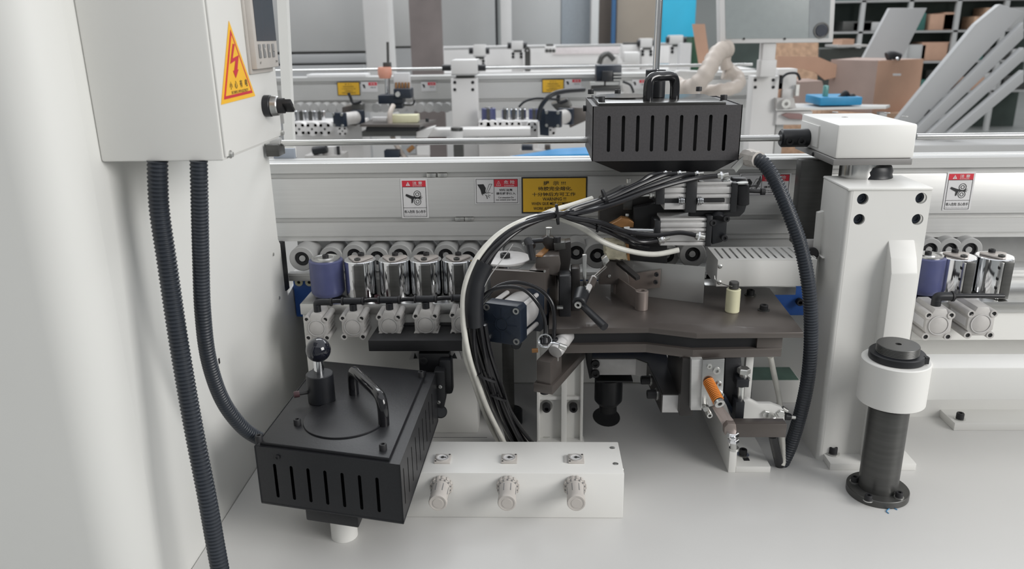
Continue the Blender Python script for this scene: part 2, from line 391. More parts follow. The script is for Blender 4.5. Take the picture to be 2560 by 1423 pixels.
t.add('body', MB().prism([(px0+.009, 1.352), (px0+.009, 1.3402)]+[(px0+.009-.009*math.sin(k_*math.pi/12), 1.349-.009*math.cos(k_*math.pi/12)) for k_ in range(1, 7)]+[(px0, 1.46), (px1, 1.46), (px1, 1.352)], ZB, zp-.001), WHITE)
mb = MB()
for (x, y) in ((2157, 498), (2303, 496), (2148, 549), (2294, 549)):
    q = P(x, y, 1.34); t.add('bolt', MB().bolt(V((q.x, 1.3525, q.z)), (0, -1, 0), .0092, .004), NAVY)
t.add('top_cap', MB().box(px0-.001, px1+.001, 1.338, 1.462, zp-.003, zp+.002, .002), WHITE)
gz = P(2218, 590, 1.34).z; gxm = P(2222, 700, 1.32).x
t.add('gusset', MB().xprism([(1.345, ZB), (1.345, gz), (1.322, gz-.035), (1.312, gz-.06), (1.305, ZB+.016), (1.305, ZB)], gxm-.001, gxm+.044, .002), WHITE)
t.add('side_gusset', MB().yprism([(px0-.004, ZB+.01), (px0+.002, ZB+.01), (px0+.002, P(2055, 540, 1.4).z), (px0-.010, P(2055, 545, 1.4).z)], 1.44, 1.452), WHITE)
fx0, fx1 = Pz(2070, 1170, ZB).x, Pz(2268, 1168, ZB).x
i = t.add('foot_plate', MB().box(fx0, fx1+.01, 1.305, 1.50, ZB, ZB+.014, .001), WHITE)
q = P(2082, 1138, 1.33); j = Pz(2082, 1134, ZB+.015)
t.add('washer', MB().ring(j, ZP, .012, .004, .002), ZINC, parent=i); t.add('bolt', MB().bolt(j+V((0, 0, .002)), ZP, .0078, .012), DBLACK, parent=i)
t.done()
one('slide_plate', MB().box(px0-.030, px0+.03, 1.50, 1.53, P(2000, 612, 1.5).z, P(2030, 402, 1.5).z, .002), PILL, 'dark green grey slide plate behind the white post joining post and beam', 'plate')
t = T('slide_bracket', 'small light grey clamp with black screws left of the dark slide plate', 'bracket')
t.add('block', MB().fbox(1978, 505, 2014, 560, 1.56, .03, .002), ALU)
for (x, y) in ((1998, 535), (2028, 633)): t.add('screw', MB().bolt(P(x, y, 1.555), (0, -1, 0), .009, .008), DBLACK)
t.done()
# ================================================================= left cabinet
XC = -.54
t = T('machine_cabinet', 'huge plain white machine cabinet filling the left side', 'cabinet')
yf1 = Px(690, 500, XC).y
z = lambda x, y: Px(x, y, XC).z
zn1, zn2 = z(705, 606), z(708, 738)
side = [(.93, .1), (1.66, .1), (1.66, zn2-.03), (yf1+.045, zn2), (yf1, zn2), (yf1, zn2+.002), (yf1, zn1), (yf1-.012, zn1+.014), (yf1-.012, 2.1), (.93, 2.1)]
t.add('side_panel', MB().xprism([(.93, .1), (yf1+.01, .1), (yf1+.01, zn2), (yf1-.004, zn2+.004), (yf1-.004, zn1), (yf1-.014, zn1+.012), (yf1-.02, 2.1), (.93, 2.1)], XC-.003, XC), PANELW)
rc = .06
t.add('front_panel', MB().prism([(XC-rc+rc*math.cos(a_*math.pi/16), .93-rc*math.sin(a_*math.pi/16)) for a_ in range(9)]+[(-1.7, .87), (-1.7, .93)], .1, 2.1), PANELW)
t.add('lower_flap', MB().xprism([(yf1+.01, ZB), (1.70, ZB), (1.70, zn2-.10), (yf1+.075, zn2+.002), (yf1+.01, zn2-.012)], XC-.004, XC-.0005), PANELW)
t.add('gasket', MB().box(XC-.02, XC-.001, yf1-.004, yf1+.03, zn2, zn1), DBLACK, label='dark slot edge strip')
for (x, y) in ((682, 636), (697, 745)): t.add('screw', MB().bolt(Px(x, y, XC), XP, .0036, .002), ZINC)
t.add('scuff', MB().box(XC-.001, XC+.0012, Px(547, 902, XC).y-.002, Px(547, 902, XC).y+.002, Px(547, 902, XC).z-.005, Px(547, 902, XC).z+.004), INK, label='small black chip in the paint')
t.done()
# ---- control box
c0 = Px(252, 404, XC); c1 = P(565, 404, c0.y); XB = c1.x; ZBX = P(400, 404, c0.y).z; yb = Px(706, 345, XB).y
t = T('control_box', 'white electrical control box fixed high on the cabinet side with switch and warning triangle', 'control box')
t.add('enclosure', MB().box(XC+.0005, XB-.003, c0.y, yb-.001, ZBX, 2.0, .003), WHITE)
t.add('door', MB().box(XB-.0028, XB, c0.y+.003, yb, ZBX+.004, 2.0, .001), WHITE)
def on(x, y): return Px(x, y, XB)
for (x, y) in ((575, 386), (703, 332)):
    q = on(x, y); i = t.add('washer', MB().ring(q, XP, .0052, .002, .0012), ZINC); t.add('screw', MB().hexb(q+V((.001, 0, 0)), XP, .0036, .003), ZINC, parent=i)
i = t.add('seal_edge', MB().box(XB-.004, XB+.001, on(703, 250).y-.0015, on(703, 250).y+.0015, ZBX+.02, on(697, 226).z), RGREY)
# warning triangle
A, Bq, Cq = on(571, 52), on(552, 262), on(637, 240)
def tri(k, th, m, nm, par=None):
    c = (A+Bq+Cq)/3; pts = [c+(p-c)*k for p in (A, Bq, Cq)]
    return t.add(nm, MB().hexa([p+V((th-.0004, 0, 0)) for p in pts], [p+V((th, 0, 0)) for p in pts]), m, parent=par)
i = tri(1.0, .0008, YEL2, 'warning_triangle'); tri(.84, .0012, RED, 'red_border', i); tri(.73, .0016, YEL2, 'triangle_face', i)
bolt_ = [(577, 109), (574, 150), (590, 141), (584, 176), (580, 177), (587, 193), (592, 174), (588, 175), (597, 140), (582, 148), (586, 112)]
bo = [on(x, y) for x, y in [(578, 109), (572, 160), (585, 151), (582, 176), (579, 177), (586, 196), (593, 173), (590, 174), (593, 138), (578, 146), (583, 111)]]
mb = MB(); ff = mb.b.faces.new([mb.b.verts.new(p+V((.002, 0, 0))) for p in bo]); t.add('lightning_arrow', mb, RED, parent=i)
u = (on(620, 212)-on(570, 224)); u.x = 0; u = V((0, u.y, u.z*.0+u.y*0)).normalized()
for k, ch in enumerate('小心有电'):
    q = on(574+k*12.6, 214-k*2.6); t.add('lettering', text(ch, q+V((.0017, 0, 0)), YP, ZP, .0095, .009, .01), INK, parent=i)
t.add('lettering', text('BE CAREFUL WITH ELECTRICITY', on(597, 228)+V((.0017, 0, 0)), YP, ZP, .0035, .058, .01), INK, parent=i)
# temperature controller
def yz(x, y): q = on(x, y); return q.y, q.z
y0, zb_ = yz(622, 186); y1, _ = yz(680, 178)
i = t.add('temperature_controller', MB().box(XB, XB+.012, y0+.002, y1-.002, zb_+.006, zb_+.14, .002), LGREY)
i2 = i
t.add('controller_base', MB().box(XB, XB+.004, y0, y1-.006, zb_, zb_+.14, .001), LGREY, parent=i)
t.add('display', MB().box(XB+.0122, XB+.0128, y0+.010, y1-.006, zb_+.042, zb_+.136), SCRN, parent=i)
for k in range(4):
    yk = y0+.0145+k*(y1-y0-.022)/4.0
    t.add('button', MB().box(XB+.012, XB+.0135, yk-.002, yk+.0065, zb_+.020, zb_+.038, .0008), GASK, parent=i)
    t.add('lettering', text('◄▼▲↵'[k] if k else 'M', V((XB+.0136, yk+.0022, zb_+.030)), YP, ZP, .006, .005), LGREY, parent=i)
t.add('lettering', text('AT', V((XB+.0121, y0+.016, zb_+.014)), YP, ZP, .003, .006), INK, parent=i)
t.add('lettering', text('SV', V((XB+.0121, y1-.012, zb_+.014)), YP, ZP, .003, .008), INK, parent=i)
# rotary switch
q = on(662, 265)
i = t.add('rotary_switch', MB().cyl(q, q+V((.010, 0, 0)), .0150, bev=.001, seg=32), RUBBER, label='black rotary selector switch with steel ring')
t.add('switch_ring', MB().cyl(q+V((.010, 0, 0)), q+V((.020, 0, 0)), .0145, .0135, seg=32, bev=.0012), STEEL, parent=i)
t.add('switch_knob', MB().cyl(q+V((.020, 0, 0)), q+V((.028, 0, 0)), .0105, seg=28), DBLACK, parent=i)
m_ = Matrix.Translation(q) @ Matrix.Rotation(math.radians(-40), 4, 'X')
t.add('switch_handle', MB().box(.027, .040, -.011, .011, -.0042, .0042, .002, m=m_), DBLACK, parent=i)
t.add('switch_pointer', MB().box(.0401, .0408, .0, .010, -.0012, .0012, m=m_), ZINC, parent=i)
t.done()
# ---- corrugated hoses
a = Pz(394, 404, ZBX-.001)
pts = [V((a.x, a.y, ZBX)), P(398, 520, a.y+.0), P(418, 660, a.y-.005), P(446, 850, a.y-.015), P(482, 1060, a.y-.03), P(517, 1240, a.y-.045), P(537, 1353, a.y-.05), P(556, 1460, a.y-.055), P(566, 1540, a.y-.058)]
one('corrugated_hose', MB().tube(pts, .0125, 20, corr=.0052, sub=14), HOSEM, 'thick black corrugated hose hanging from the control box, the left one', 'hose', 'corrugated hoses under the control box')
a = Pz(497, 404, ZBX-.001)
pts = [V((a.x, a.y, ZBX)), P(499, 500, a.y), P(502, 640, a.y+.01), P(507, 780, a.y+.02), P(522, 900, a.y+.04), P(556, 1000, a.y+.07), P(606, 1068, a.y+.10), P(655, 1100, a.y+.13), P(690, 1112, a.y+.15)]
one('corrugated_hose', MB().tube(pts, .0108, 20, corr=.0048, sub=14), HOSEM, 'black corrugated hose curving from the control box into the slotted black box', 'hose', 'corrugated hoses under the control box')
# ================================================================= stickers on the beam
YS = 1.5995
def ordn(n): return ['first', 'second', 'third', 'fourth', 'fifth', 'sixth', 'seventh', 'eighth', 'ninth', 'tenth'][n]
class Dec:
    """flat sticker on a plane facing the viewer, coordinates u,v in metres from the lower left corner"""
    def __init__(s, name, label, x0, y0, x1, y1, Y, m, cat='sticker', group='warning stickers on the beam', slant=0):
        xm, ym = (x0+x1)/2, (y0+y1)/2
        s.o = V((P(x0, ym, Y).x, Y, P(xm, y1, Y).z)); s.w = P(x1, ym, Y).x-s.o.x; s.h = P(xm, y0, Y).z-s.o.z
        s.t = T(name, label, cat, group); s.sl = slant
        s.rect('base_sheet', 0, 0, 1, 1, m, 0, .0006)
    def pt(s, u, v, d): return s.o+V(((u+s.sl*v)*s.w, -d, v*s.h))
    def rect(s, n, u0, v0, u1, v1, m, d0, d1, par=None):
        c = [(u0, v0), (u1, v0), (u1, v1), (u0, v1)]
        return s.t.add(n, MB().hexa([s.pt(a, b, d0) for a, b in c], [s.pt(a, b, d1) for a, b in c]), m, parent=par)
    def poly(s, n, pts, m, d=.0010):
        mb = MB()
        try: mb.b.faces.new([mb.b.verts.new(s.pt(a, b, d)) for a, b in pts])
        except Exception: pass
        return s.t.add(n, mb, m)
    def frame(s, n, u0, v0, u1, v1, w, m, d=.0009):
        mb = MB(); wx = w/s.w; wy = w/s.h
        for (a, b, c, e) in ((u0, v0, u1, v0+wy), (u0, v1-wy, u1, v1), (u0, v0, u0+wx, v1), (u1-wx, v0, u1, v1)):
            k = [(a, b), (c, b), (c, e), (a, e)]
            mb.hexa([s.pt(*q, d-.0003) for q in k], [s.pt(*q, d) for q in k])
        return s.t.add(n, mb, m)
    def line(s, n, pts, w, m, d=.0010):
        mb = MB()
        for (a, b), (c, e) in zip(pts[:-1], pts[1:]):
            p, q = s.pt(a, b, d), s.pt(c, e, d); t = (q-p).normalized(); nn = V((-t.z, 0, t.x))*w/2
            mb.b.faces.new([mb.b.verts.new(k) for k in (p+nn, q+nn, q-nn, p-nn)])
        return s.t.add(n, mb, m)
    def ringc(s, n, u, v, r, w, m, d=.0011):
        c = s.pt(u, v, d); mb = MB(); mb.ring(c, (0, -1, 0), r, r-w, .0001, 24); return s.t.add(n, mb, m)
    def txt(s, body, u, v, h, w, m, bold=.01, d=.0008): return s.t.add('lettering', text(body, s.pt(u, v, d), XP, ZP, h, w, bold), m)
def caution(x0, y0, x1, y1, Y, label, slant=0, detail=True):
    d = Dec('warning_sticker', label, x0, y0, x1, y1, Y, STW, slant=slant)
    W_, H_ = d.w, d.h
    d.rect('red_header', .06, .80, .94, .955, RED, .0005, .0008)
    d.frame('border_line', .06, .03, .94, .80, .0009, INK)
    d.line('border_line', [(.06, .265), (.94, .265)], .0008, INK)
    d.poly('alert_triangle', [(.20, .825), (.36, .825), (.28, .925)], STW)
    d.txt('!', .28, .862, H_*.06, None, RED, .02, .0012)
    d.txt('注 意', .63, .895, H_*.08, W_*.36, STW); d.txt('DANGER', .63, .825, H_*.028, W_*.34, STW, 0)
    for v, in ((.61,), (.42,)):
        d.ringc('roller_pictogram', .61, v, W_*.135, .0011, INK); d.ringc('roller_pictogram', .61, v, W_*.07, .0011, INK)
    d.poly('hand_pictogram', [(.17, .575), (.20, .62), (.42, .565), (.62, .535), (.70, .555), (.80, .575), (.72, .535), (.83, .535), (.72, .515), (.80, .48), (.68, .50), (.62, .495), (.48, .50), (.42, .385), (.38, .385), (.385, .49), (.20, .56)], INK, .0014)
    d.txt('卷入危险 当心伤手', .5, .165, H_*.085, W_*.80, INK); d.txt('Beware of pinching the rollers hand', .5, .075, H_*.022, W_*.78, INK, 0)
    d.t.done()
def danger(x0, y0, x1, y1, Y, label, mirrored=False):
    d = Dec('danger_sticker', label, x0, y0, x1, y1, Y, STW); W_, H_ = d.w, d.h
    d.rect('red_header', .44, .66, .965, .955, RED, .0005, .0008)
    d.frame('border_line', .03, .04, .97, .96, .0008, INK); d.line('border_line', [(.435, .04), (.435, .96)], .0008, INK)
    d.line('alert_triangle', [(.49, .71), (.59, .71), (.54, .89), (.49, .71)], .0006, STW); d.txt('!', .54, .77, H_*.09, None, STW, .02, .0011)
    d.txt('危 险', .78, .84, H_*.14, W_*.24, STW); d.txt('DANGER', .78, .71, H_*.05, W_*.22, STW, 0)
    d.txt('切断注意', .70, .54, H_*.095, W_*.30, INK, .02); d.txt('请勿将手伸入', .70, .405, H_*.095, W_*.44, INK, .02)
    d.txt('Cut attention·Do\nnot extend your hand', .70, .20, H_*.17, W_*.44, INK, .01)
    d.poly('hand_pictogram', [(.06, .76), (.20, .77), (.25, .62), (.24, .50), (.255, .38), (.235, .44), (.21, .38), (.18, .40), (.18, .32), (.15, .40), (.13, .55)], INK)
    d.line('finger_pictogram', [(.24, .36), (.27, .30), (.28, .20)], .0015, INK); 
    for a, b, c, e in ((.29, .42, .35, .45), (.30, .36, .35, .32), (.29, .33, .33, .25), (.37, .42, .41, .42)): d.line('motion_line', [(a, b), (c, e)], .0010, INK)
    d.line('blade_pictogram', [(.25, .42), (.33, .77), (.39, .77), (.29, .43), (.25, .42)], .0008, INK)
    d.t.done()
caution(1003, 447, 1070, 545, YS, 'tall white and red warning sticker with rollers pictogram, left on the front beam')
danger(1187, 445, 1298, 510, YS, 'wide white and red danger sticker with cutting pictogram beside the yellow notice')
d = Dec('notice_sticker', 'large yellow warning notice with black frame and two languages on the front beam', 1304, 442, 1468, 533, YS, INK)
d.rect('yellow_face', .022, .04, .978, .96, YEL, .0005, .0008)
for tx, u, v, h, w in (('提  示 !!!', .50, .83, .115, .34), ('待胶完全熔化,', .51, .68, .115, .52), ('十分钟后方可工作', .49, .525, .105, .66), ('WARNING !!!', .50, .395, .095, .36),
                       ('WHEN GlUE MElT COMPlETElY', .48, .27, .085, .66), ('WORK AFTER TEN MINUTES', .49, .135, .085, .62)):
    d.txt(tx, u, v, h*d.h, w*d.w, INK, .012, .001)
d.t.done()
danger(1848, 434, 1976, 490, YS, 'white and red danger sticker half hidden behind the black pivot arm and hose')
caution(2362, 430, 2432, 526, YS, 'tall white and red warning sticker right of the white post', slant=0)

# ================================================================= rear rollers
def rear_roller(x, y, Y, r, label, hole=.0155):
    c = P(x, y, Y); t = T('pressure_roller', label, 'roller', 'grey pressure rollers under the beam')
    t.add('roller', MB().lathe(c, YP, [(r-.0015, 0), (r, .0015), (r, .068), (r*.5, .068), (r*.5, .008), (hole, .008), (hole, 0)], 36, close=True), RGREY)
    t.add('bearing', MB().ring(c+V((0, .006, 0)), YP, hole, hole*.55, .006), DBLACK); t.add('axle', MB().lathe(c+V((0, .004, 0)), YP, [(0, 0), (hole*.42, 0), (hole*.42, .09), (0, .09)], 16), RGREY)
    t.done()
lab = ['beside the dark cabinet slot', 'behind the blue roller', 'between blue and first chrome roller', 'behind the first chrome roller', 'behind the second chrome roller', 'between second and third chrome rollers', 'behind the third chrome roller', 'behind the fourth chrome roller', 'behind the black tube bundle']
for k in range(9):
    if k == 0: rear_roller(754, 648, 1.552, .0260, 'grey pressure roller '+lab[k]+', front row end')
    else: rear_roller(771+57.2*k, 640+(6 if k % 2 else 0), 1.575, .0255, 'grey pressure roller '+lab[k])
rear_roller(1285, 645, 1.575, .0255, 'grey pressure roller above the round silver plate')
rear_roller(1441, 633, 1.552, .0255, 'grey pressure roller right of the brown bracket')
rear_roller(1494, 640, 1.535, .0270, 'darker grey pressure roller beside the plastic wrapped block')
rear_roller(1668, 640, 1.575, .0255, 'grey pressure roller behind the white tube end')
rear_roller(1732, 637, 1.545, .0270, 'grey pressure roller left of the white slotted cover')
for k, l in enumerate(('behind the right blue roller', 'above the right chrome roller', 'at the right edge')): rear_roller(2325+50*k, 626, 1.575, .0255, 'grey pressure roller '+l)
t = T('roller_carriage', 'light blue grey V shaped carriers under the rear rollers right of the dark block', 'carrier')
t.add('carrier', MB().fpoly([(1655, 690), (1685, 650), (1700, 690), (1705, 690), (1765, 695), (1770, 660), (1790, 690), (1800, 700), (1655, 700)], 1.60, .02), ALU)
t.done()
# ================================================================= chrome vertical rollers
zr0, zr1 = zt+.004, P(912, 648, 1.49).z
def triplate(c, z, r, th, rot=0):
    pts = []
    for k in range(3):
        a = math.radians(-90+120*k+rot)
        for s_ in (-13, 0, 13): pts.append((c.x+r*1.0*math.cos(a+math.radians(s_)), c.y+r*1.0*math.sin(a+math.radians(s_))))
    return MB().prism(pts, z, z+th, .0006)
def chrome_roller(x, label, R=.0315, Y=1.492, r1=None):
    cx = P(x, 690, Y).x; c = V((cx, Y, 0)); t = T('chrome_roller', label, 'roller', 'chrome feed rollers on the housing')
    z1 = r1 or zr1
    t.add('drum', MB().lathe(c+V((0, 0, zr0)), ZP, [(0, 0), (R-.001, 0), (R, .001), (R, z1-zr0-.0015), (R-.0015, z1-zr0), (0, z1-zr0)], 48), CHROME)
    i = t.add('top_plate', triplate(V((cx, Y-.001, 0)), z1+.0005, .0265, .003), PLT)
    t.add('bolt', MB().bolt(V((cx, Y+.012, z1+.0035)), ZP, .0062, .006), DBLACK, parent=i); t.add('bolt', MB().bolt(V((cx, Y-.022, z1+.0035)), ZP, .0062, .004), PILL, parent=i)
    j = t.add('scraper_bar', MB().box(cx-.004, cx+.0135, Y-R-.010, Y-R+.010, zr0-.002, z1-.002, .001), PILL)
    k = t.add('steel_strip', MB().box(cx-.0085, cx-.0035, Y-R-.0085, Y-R+.012, zr0-.002, z1-.003, .0006), STEEL)
    for zz in (.25, .5, .8): t.add('screw', MB().bolt(V((cx-.0086, Y-R-.002, zr0+(z1-zr0)*zz)), (-1, 0, 0), .0028, .0012), DBLACK, parent=k)
    return t.done()
def blue_roller(x, label, Y=1.492, R=.0335):
    cx = P(x, 690, Y).x; c = V((cx, Y, zr0)); h = zr1-zr0; t = T('blue_roller', label, 'roller', 'blue rubber rollers on the housing')
    t.add('rubber_drum', MB().lathe(c, ZP, [(0, 0), (R*.86, 0), (R*.98, .006), (R, .010), (R, h-.002), (R-.002, h), (0, h)], 48), BLUER)
    t.add('steel_lid', MB().lathe(c+V((0, 0, h)), ZP, [(0, 0), (R*.84, 0), (R*.84, .003), (R*.72, .0035), (R*.66, .0015), (R*.5, .0015), (R*.45, .004), (0, .004)], 40), STEEL)
    t.add('bolt', MB().bolt(c+V((0, 0, h+.004)), ZP, .0062, .005), DBLACK); return t.done()
blue_roller(818, 'dark blue rubber roller on the grey housing beside the cabinet')
CR = []
for k, x in enumerate((903, 988, 1066, 1146)): CR.append(chrome_roller(x, 'chrome feed roller with scraper bar, %s right of the blue roller' % ordn(k)))
chrome_roller(1232, 'chrome feed roller half hidden behind the black tube bundle', Y=1.47)
t = T('silver_disc', 'flat round silver plate with black centre bolt left of the brown bracket', 'disc')
c = P(1263, 645, 1.41); t.add('plate', MB().lathe(V((c.x, 1.41, c.z-.004)), ZP, [(0, 0), (.047, 0), (.048, .001), (.048, .004), (.047, .005), (0, .005)], 48), ALUB)
t.add('body', MB().box(c.x-.042, c.x-.018, 1.37, 1.44, zt, c.z-.004, .002), STEEL); t.add('screw_strip', MB().box(c.x-.017, c.x-.013, 1.37, 1.43, zt, c.z-.006, .001), ALUB)
t.add('bolt', MB().bolt(V((c.x, 1.41, c.z+.001)), ZP, .0095, .008), DBLACK); t.done()
blue_roller(2312, 'dark blue rubber roller right of the white post')
chrome_roller(2386, 'chrome feed roller with screwed strip at the right edge', R=.034)
chrome_roller(2478, 'chrome feed roller beyond the right edge of the post section', R=.034)
for (x, l) in ((942, 'dark red socket screw lying on the housing below the first chrome roller'),):
    q = Pz(x, 758, zt); one('socket_screw', MB().bolt(q+V((0, .006, 0)), ZP, .006, .014), mat('dark_red_screw', (.05, .02, .025), .4), l, 'screw')
# ================================================================= compact cylinders
def compact(x, y, Y, L, label, big=1.):
    c = P(x, y, Y); s = .021*big; t = T('compact_cylinder', label, 'cylinder', 'compact air cylinders on the housing')
    o = [(-s, -s*.55), (-s*.55, -s*1.05), (s*.55, -s*1.05), (s, -s*.55), (s, s*.55), (s*.62, s*.85), (s*.42, s*1.3), (-s*.42, s*1.3), (-s*.62, s*.85), (-s, s*.55)]
    t.add('body', MB().yprism([(c.x+a, c.z+b) for a, b in o], Y, Y+L, .0008), CASTG)
    for a, b in ((-.86, -1), (.86, -1), (-.86, .78), (.86, .78)):
        q = c+V((a*s, -.0015, b*s)); i = t.add('corner_tube', MB().ring(q, YP, .0062*big, .0038*big, L+.0015, 20), CASTG)
        t.add('socket_screw', MB().lathe(q+V((0, .002, 0)), YP, [(0, 0), (.0038*big, 0), (.0038*big, .006), (0, .006)], 12), DBLACK, parent=i)
    i = t.add('cover', MB().lathe(c+V((0, .0005, -.001)), (0, -1, 0), [(.0145*big, 0), (.0145*big, .0012), (.0135*big, .0018), (0, .0018)], 32), CASTG)
    t.add('cover_ring', MB().ring(c+V((0, -.0008, -.001)), (0, -1, 0), .0165*big, .0150*big, .0012, 32), ALUB)
    mb = MB()
    for k in range(3): mb.box(c.x+s-.0004, c.x+s+.0016, Y+.004, Y+L-.002, c.z-.010+.008*k, c.z-.007+.008*k)
    t.add('body_rib', mb, CASTG)
    if big > 1: t.add('nameplate', MB().box(c.x-s-.0006, c.x-s, Y+.006, Y+L-.008, c.z-.008, c.z+.008), STW)
    return t.done(), c
nm = ['under the black elbow fitting', 'third from the dark shelf edge side, under the first tee', 'under the middle tee fitting', 'left of the tube bundle under the third tee', 'partly behind the tube bundle']
nm = ['under the elbow fitting', 'under the first tee fitting', 'under the second tee fitting', 'under the third tee fitting', 'half behind the tube bundle']
xs = (792, 882, 973, 1064, 1156)
cc = []
for k, x in enumerate(xs): cc.append(compact(x, 819-k*2.6, 1.39, .05, 'grey compact air cylinder '+nm[k]+' on the housing')[1])
cr_ = [compact(2346, 812, 1.37, .07, 'grey compact air cylinder right of the white post', 1.12)[1], compact(2452, 808, 1.37, .07, 'grey compact air cylinder beyond the right edge', 1.12)[1]]
def fit(c, kind, label, zoff=.034, Y=1.405, r=.0070):
    z0 = c.z+zoff-.010; zf_ = z0+.016; t = T('tube_fitting', label, 'fitting', 'black push-in fittings')
    t.add('stem', MB().cyl((c.x, Y, z0-.006), (c.x, Y, zf_), r, bev=.0008), RUBBER)
    if kind == 'elbow':
        t.add('socket', MB().tube([(c.x, Y, zf_-.004), (c.x, Y, zf_+.003), (c.x+.006, Y, zf_+.006), (c.x+.026, Y, zf_+.006)], r*.95, 16), RUBBER)
        t.add('ring', MB().ring((c.x+.026, Y, zf_+.006), XP, r*1.12, r*.6, .0035), DBLACK)
    else:
        t.add('socket', MB().cyl((c.x-.018, Y, zf_+.006), (c.x+.018, Y, zf_+.006), r*.95, bev=.001), RUBBER)
        for s_ in (-1, 1): t.add('ring', MB().ring((c.x+s_*.018+(-.0035 if s_ < 0 else 0), Y, zf_+.006), XP, r*1.12, r*.6, .0035), DBLACK)
    t.done(); return V((c.x, Y, zf_+.006))
fp = [fit(c, 'elbow' if k == 0 else 'tee', 'black push-in %s' % ('elbow on the leftmost compact cylinder' if k == 0 else 'tee fitting on the %s compact cylinder from the cabinet' % ordn(k))) for k, c in enumerate(cc)]
for k in range(4):
    a, b = fp[k], fp[k+1]; one('air_tube', MB().tube([a+V((.022, 0, 0)), (a+b)/2+V((0, 0, .001)), b-V((.018, 0, 0))], .0042, 12), TUBEB, 'short black air tube joining the %s and %s fittings' % (ordn(k), ordn(k+1)), 'tube', 'short air tubes between the fittings')
q = fit(cr_[0], 'elbow', 'black push-in elbow on the cylinder right of the white post', .036, 1.39, .0085)
one('air_tube', MB().tube([q+V((.024, 0, 0)), q+V((.05, 0, .001)), q+V((.12, 0, 0))], .0045, 12), TUBEB, 'black air tube running to the right edge from the elbow fitting', 'tube', 'short air tubes between the fittings')
# dark shelf below them
t = T('dark_shelf', 'matt black ledge under the compact cylinders behind the slotted box', 'shelf')
za, zb2 = P(1000, 850, 1.355).z, P(1000, 877, 1.355).z
sx0, sx1 = P(922, 865, 1.355).x, P(1182, 865, 1.355).x
t.add('ledge', MB().prism([(sx0, 1.352), (sx1, 1.352), (sx1, 1.443), (sx0+.004, 1.443)], zb2, za, .001), DBLACK)
t.add('rear_fence', MB().box(sx0+.004, sx1, 1.428, 1.443, za, P(1000, 812, 1.43).z, .001), DBLACK); t.done()
t = T('hinge_bracket', 'black jointed hinge arm under the dark shelf holding the slotted box', 'hinge')
t.add('upper_block', MB().fbox(1047, 884, 1124, 936, 1.36, .05, .003), BLACK)
t.add('bolt', MB().bolt(P(1059, 902, 1.36), (0, -1, 0), .008, .003), DBLACK); t.add('bolt', MB().bolt(P(1108, 899, 1.36), (0, -1, 0), .005, .003), DBLACK)
t.add('link', MB().fbox(1098, 900, 1130, 988, 1.345, .03, .006), RUBBER)
t.add('arm', MB().fpoly([(1084, 930), (1112, 930), (1114, 1000), (1104, 1046), (1088, 1048), (1080, 1010)], 1.325, .03, .003), BLACK)
t.add('pin', MB().cyl(P(1102, 1030, 1.322), P(1102, 1030, 1.352), .012, bev=.002), RUBBER)
for (x, y) in ((1100, 967), (1096, 1006)): t.add('screw', MB().bolt(P(x, y, 1.325), (0, -1, 0), .004, .002), STEEL)
t.done()
for (a, b, l) in ((1022, 1048, 'left'), (1155, 1122, 'right')):
    t = T('gusset_bracket', 'small white triangular bracket under the dark shelf, %s of the black hinge' % l, 'bracket', 'triangular brackets under the dark shelf')
    pts = [P(a, 900, 1.385), P(a+(8 if l == 'left' else -8), 877, 1.385), P(b, 877, 1.385), P(b, 898, 1.385)]
    t.add('web', MB().hexa(pts, [p+V((0, .01, 0)) for p in pts], .001), ALUB)
    pts = [P(a+(12 if l == 'left' else -12), 897, 1.3845), P((a+b)/2+(2 if l == 'left' else -2), 882, 1.3845), P(b+(-5 if l == 'left' else 5), 896, 1.3845)]
    t.add('cutout', MB().hexa(pts, [p+V((0, .0008, 0)) for p in pts]), DBLACK); t.done()
